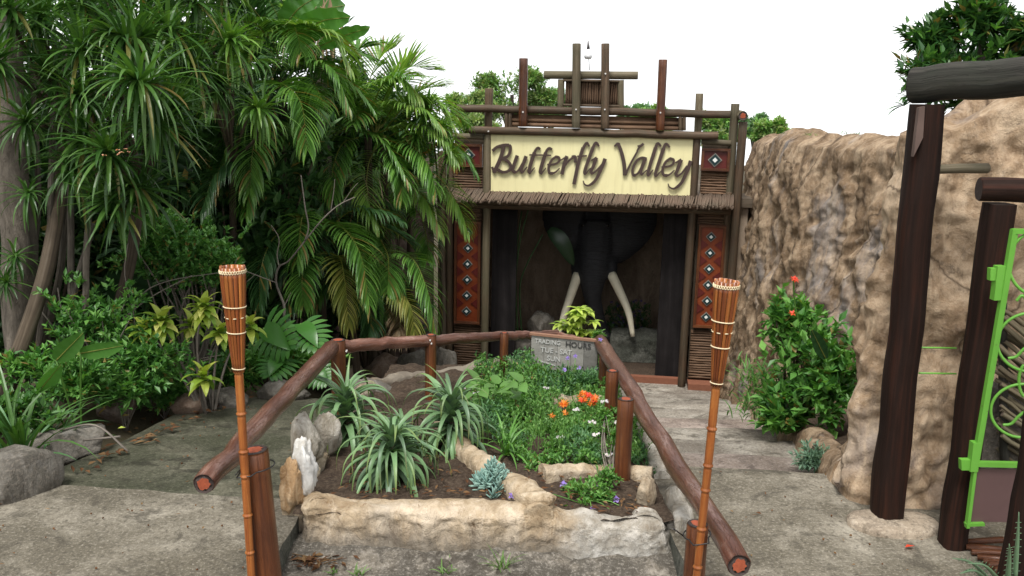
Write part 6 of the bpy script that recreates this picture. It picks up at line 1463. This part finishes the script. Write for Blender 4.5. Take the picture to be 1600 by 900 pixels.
for i in range(170):
    x, y = (U(-2.6, -1.1), U(2.9, 4.1)) if i < 70 else (U(.85, 2.0), U(2.9, 4.6)) if i < 130 else (U(-2.2, -1.15), U(4.3, 6.2))
    z = .006 if y < 4.12 or x > 0 else sL(y)
    if rnd.random() < .5: leaf4(mb, Vector((x, y, z+.008)), rdir(-.05, .2), U(.012, .035), U(.006, .014))
    else: mb.tube([Vector((x, y, z+.004)), Vector((x+U(-.008, .008), y+U(-.008, .008), z+.006))], [U(.003, .006), U(.002, .005)], 5)
o = mb.build('debris', 'leaf_litter'); tag(o, 'specks of leaf and grit scattered over the paving', 'debris', kind='stuff')
# long dry stalks lying at the path edge
for k, (pts, lab) in enumerate((([(95, 672, 4.75), (150, 665, 4.6), (200, 705, 4.5)], 'curved dry palm stalk arching over the grey stones'), ([(130, 688, 4.75), (188, 682, 4.72)], 'straight dry stick lying on the edge of the mossy path'))):
    mb = MB(); mb.tube(spline([P(*q) for q in pts], 12), .006, 6, wob=.1); tag(mb.build('dry_stalk', 'twig', smooth=True), lab, 'stick')

# ------------------------------------------------------------------ right bed
c = P(1262, 555, 6.1); bs = shrub('bush', 'lush green bush growing against the brown rock wall', 'bush', (c.x, 6.3, sR(6.3)+.2), [(c, (.30, .28, .42)), (P(1300, 600, 5.9), (.24, .22, .34)), (P(1235, 500, 6.3), (.20, .2, .22)), (P(1225, 640, 6.1), (.24, .2, .2))], 'leaf_bush', .095, .052, 120, 7, 9, shell=.5, mat2='leaf_cover')
for q in ((1240, 436), (1238, 490), (1243, 438)):
    mb = MB(); petals(mb, P(q[0], q[1], 6.0), 6, .034, .02, 0, .3); mb.build('flower', 'petal_red', bs)
mb = MB(); mb.tube(spline([c, P(1243, 480, 6.05), P(1240, 438, 6.0)], 6), .006, 5); mb.build('flower_stalk', 'leaf_cover', bs, True)
for a, b_, W in (((1290, 560, 5.8), (1268, 515, 5.75), .09),): paddle(a, b_, W, 'leaf_banana_dark', .2, bs, wave=.004)
b = P(1195, 640, 6.6); b.z = sR(6.6)+.2; t = thing('fern_clump', 'light green fine leaved clump at the left foot of the bush', 'plant', b)
mb = MB()
for i in range(420):
    az = U(0, 6.28); e = U(.3, 1.4); q = b+Vector((rnd.gauss(0, .12), rnd.gauss(0, .12), U(0, .42))); blade(mb, q, Vector((math.cos(az)*math.cos(e), math.sin(az)*math.cos(e), math.sin(e))), U(.08, .2), .014, U(.8, 1.8), 4, 'strap', .4)
mb.build('foliage', 'leaf_cover', t)
c = P(1275, 715, 4.95); shrub('silver_shrub', 'low silvery green plant on the kerb below the bush', 'plant', (c.x, 5.0, sR(5)+.2), [(c, (.15, .10, .08))], 'leaf_silver', .05, .012, 170, 8, 4, stem_r=.005, shell=.2)
# spiky aloe in the bottom right corner
b = G(1560, 905, 0); t = thing('spiky_aloe', 'dark spiky aloe leaves poking in at the bottom right corner', 'aloe', b)
for a, e_ in (((1545, 905, 3.1), (1488, 872, 3.0)), ((1560, 905, 3.05), (1512, 880, 2.98)), ((1585, 905, 3.0), (1592, 800, 3.0)), ((1575, 905, 3.0), (1577, 850, 2.95)), ((1540, 905, 3.05), (1500, 896, 2.95))):
    A, B = P(*a), P(*e_); mb = MB(); c = spline([A, A.lerp(B, .5)+Vector((0, 0, .025)), B], 10); L = (B-A).length
    for sg in (0,): mb.tube(c, [lerp(.016, .002, (i/10)**1.2) for i in range(11)], 7, flat=.5)
    for k in range(1, 9):
        for sg in (-1, 1):
            p = c[k]; s = (B-A).cross(Vector((0, 1, 0))).normalized()*sg; w = lerp(.016, .002, (k/10)**1.2); mb.tube([p+s*w*.8, p+s*(w+.006)], [.002, .0005], 4)
    mb.build('leaf', 'leaf_aloe_dark', t, True)
for k in range(7):
    a = G(1500+k*9, 848+k*7+U(-2, 2), .02); mb = MB(); mb.tube([a, a+Vector((U(.1, .25), U(-.1, .02), U(.0, .02)))], U(.012, .02), 8, wob=.1, seed=k)
    tag(mb.build('split_log', 'log_red', smooth=True), 'reddish split log inside the gate, %s counted from the post' % ['first', 'second', 'third', 'fourth', 'fifth', 'sixth', 'seventh'][k], 'log', 'split logs inside the gate')

# ------------------------------------------------------------------ plants inside the doorway
w0 = fworld(F(815, 560, .7)); t = thing('potted_palm', 'tall thin stemmed plant with one pale broad leaf in the doorway', 'plant', (w0.x, w0.y, ZG))
def FW(px, py, dy): return fworld(F(px, py, dy))
for pts in ([(812, 560), (806, 450), (812, 380), (828, 318)], [(818, 560), (812, 460), (820, 420), (848, 366)], [(809, 560), (803, 470), (806, 400), (815, 330)]):
    mb = MB(); mb.tube(spline([FW(x, y, .75) for x, y in pts], 12), .012, 6); mb.build('stalk', 'leaf_palm_dark', t, True)
def wpaddle(pts, W, mat, par):
    mb = MB(); n = 12; c = spline(pts, n); V = []
    for i, p in enumerate(c):
        tg = (c[min(i+1, n)]-c[max(i-1, 0)]).normalized(); s = tg.cross((CO-p).normalized()).normalized(); w = W*.5*wid('paddle', i/n); V += [p-s*w, p+Vector((0, -.03, 0)), p+s*w]
    mb.add(V, [q for i in range(n) for q in ((i*3, i*3+1, i*3+4, i*3+3), (i*3+1, i*3+2, i*3+5, i*3+4))]); mb.build('leaf', mat, par, True)
wpaddle([FW(858, 358, .62), FW(878, 378, .58), FW(896, 415, .6)], .23, 'leaf_banana_dark', t)
mb = MB(); prof = [(.10, 0), (.13, .05), (.15, .2), (.16, .3), (.14, .3)]; mb.tube([Vector((w0.x, w0.y, ZG+z)) for r, z in prof], [r for r, z in prof], 14); mb.build('pot', 'stone_grey', t, True)
w1 = fworld(F(985, 530, .8)); t = thing('flower_clump', 'shadowy purple flowers beside the elephant trunk', 'flower', (w1.x, w1.y, ZG))
for i in range(60):
    mb = MB(); q = FW(U(955, 1008), U(470, 525), U(1.3, 1.5)); petals(mb, q, 5, .035, .03); mb.build('flower', 'petal_dark', t)
mb = MB()
for i in range(200): sprig(mb, FW(U(950, 1015), U(475, 530), U(1.3, 1.6)), rdir(0, 1), 4, .09, .03)
mb.build('foliage', 'leaf_dense', t)
for px, py, s, lab in ((845, 500, .2, 'dark rock in the shade left of the elephant tusks'), (868, 525, .16, 'lower dark rock under the left tusk')):
    q = FW(px, py, .9); rock('rock', lab, (q.x, q.y, q.z-.1), (s*1.2, s, s*1.4), 'stone_grey', 50+px)

# ------------------------------------------------------------------ trees behind
def bgtree(name, label, px, py, Y, rpx, mat, leaf, nspr, group='trees beyond the entrance', zb=None, mat2=None, lobes=5, hy=.8):
    c = P(px, py, Y); s = Y/FPX; r = rpx*s; zb = gz(c.x, Y) if zb is None else zb; t = thing(name, label, 'tree', (c.x, Y, zb), 0, group); b = Vector((c.x, Y, zb))
    mb = MB(); mb.tube(spline([b, b.lerp(c, .6)+Vector((U(-.1, .1)*r, 0, 0)), c], 12), [r*.10*(1-.05*i) for i in range(13)], 9, wob=.1); tr = mb.build('trunk', 'bark_pale', t, True)
    lo = [(c, (r*.7, r*.6, r*.6*hy))]
    for k in range(lobes):
        a = 2*math.pi*k/lobes+U(-.3, .3); q = c + Vector((math.cos(a)*r*.62, U(-.4, .4)*r, math.sin(a)*r*.5*hy)); lo.append((q, (r*U(.32, .45), r*.35, r*U(.28, .38)*hy)))
        mb = MB(); mb.tube(spline([b.lerp(c, .75), b.lerp(c, .9).lerp(q, .5), q], 6), [r*.05, r*.045, r*.04, r*.035, r*.03, r*.02, r*.012], 6); mb.build('limb', 'bark_pale', t, True)
    mb = MB()
    for i, (q, rr) in enumerate(lo):
        for p, d in crown_pts(q, rr, nspr, .55, .35, i+px*.1): sprig(mb, p, (d+Vector((0, 0, .4))).normalized(), 6, leaf, leaf*.42, 1.0, 1 if (mat2 and rnd.random() < .3) else 0)
    mb.build('crown', [mat, mat2] if mat2 else mat, t); return t
bgtree('tree', 'tall round crowned green tree behind the left upright log', 800, 148, 26, 74, 'leaf_tree', .13, 340, mat2='leaf_tree_pale')
bgtree('tree', 'yellow green tree between the palm and the round crowned tree', 738, 168, 23, 50, 'leaf_tree_pale', .11, 300, mat2='leaf_tree')
bgtree('tree', 'sparse bluish tree behind the small reed panel', 858, 165, 30, 44, 'leaf_tree_blue', .14, 220, mat2='leaf_tree_pale')
bgtree('tree', 'far bluish tree right of the reed panel', 990, 182, 44, 34, 'leaf_tree_blue', .22, 150)
bgtree('tree', 'rounded green tree behind the right upright log', 1020, 186, 36, 36, 'leaf_tree', .2, 180)
bgtree('tree', 'leafy green tree right of the corner post above the rock wall', 1205, 205, 19, 34, 'leaf_tree', .11, 200, mat2='leaf_tree_pale')
bgtree('tree', 'green tree seen between the corner post and the short upright', 1125, 205, 24, 44, 'leaf_tree', .14, 200, mat2='leaf_tree_pale')
bgtree('tree', 'low bright tree seen between the two log beams on the left', 745, 205, 18, 40, 'leaf_tree_pale', .11, 200, mat2='leaf_tree')
bgtree('tree', 'bluish far tree behind the corner post', 1180, 196, 34, 30, 'leaf_tree_blue', .18, 140)
# glossy tree above the near wall
c = P(1535, 70, 8.2); t = bgtree('tree', 'glossy dark leaved tree rising behind the pale wall', 1535, 85, 8.2, 118, 'leaf_glossy', .14, 150, None, zb=gz(4.6, 8.2), mat2='leaf_bush', lobes=7, hy=1.0)
mb = MB()
for px, py in ((1425, 120), (1418, 150), (1412, 165), (1440, 100), (1455, 130), (1430, 140), (1470, 95)):
    q = P(px, py, 7.9)
    for k in range(7):
        d = (rdir(-.6, .6)+Vector((-.5, 0, 0))).normalized(); blade(mb, q, d, U(.12, .2), .035, .6, 4, 'lance', .25)
    mb.tube([q, P(1500, 110, 8.1)], .006, 5)
mb.build('side_sprays', 'leaf_glossy', t)
# little weeds on top of the rock wall
for k, (px, py, lab) in enumerate(((1215, 200, 'tiny weed tuft on top of the rock wall near the trees'), (1330, 200, 'tiny weed tuft at the middle of the rock wall top'), (1270, 203, 'dry weed tuft on the rock wall top'))):
    q = P(px, py+4, 7.6 if px > 1300 else 8.8); t = thing('wall_weed', lab, 'weed', q)
    mb = MB()
    for i in range(16): blade(mb, q+Vector((U(-.08, .08), U(-.03, .03), -.03)), rdir(.3, 1), U(.03, .08), .008, .9, 4, 'strap')
    mb.build('foliage', 'grass_blade', t)
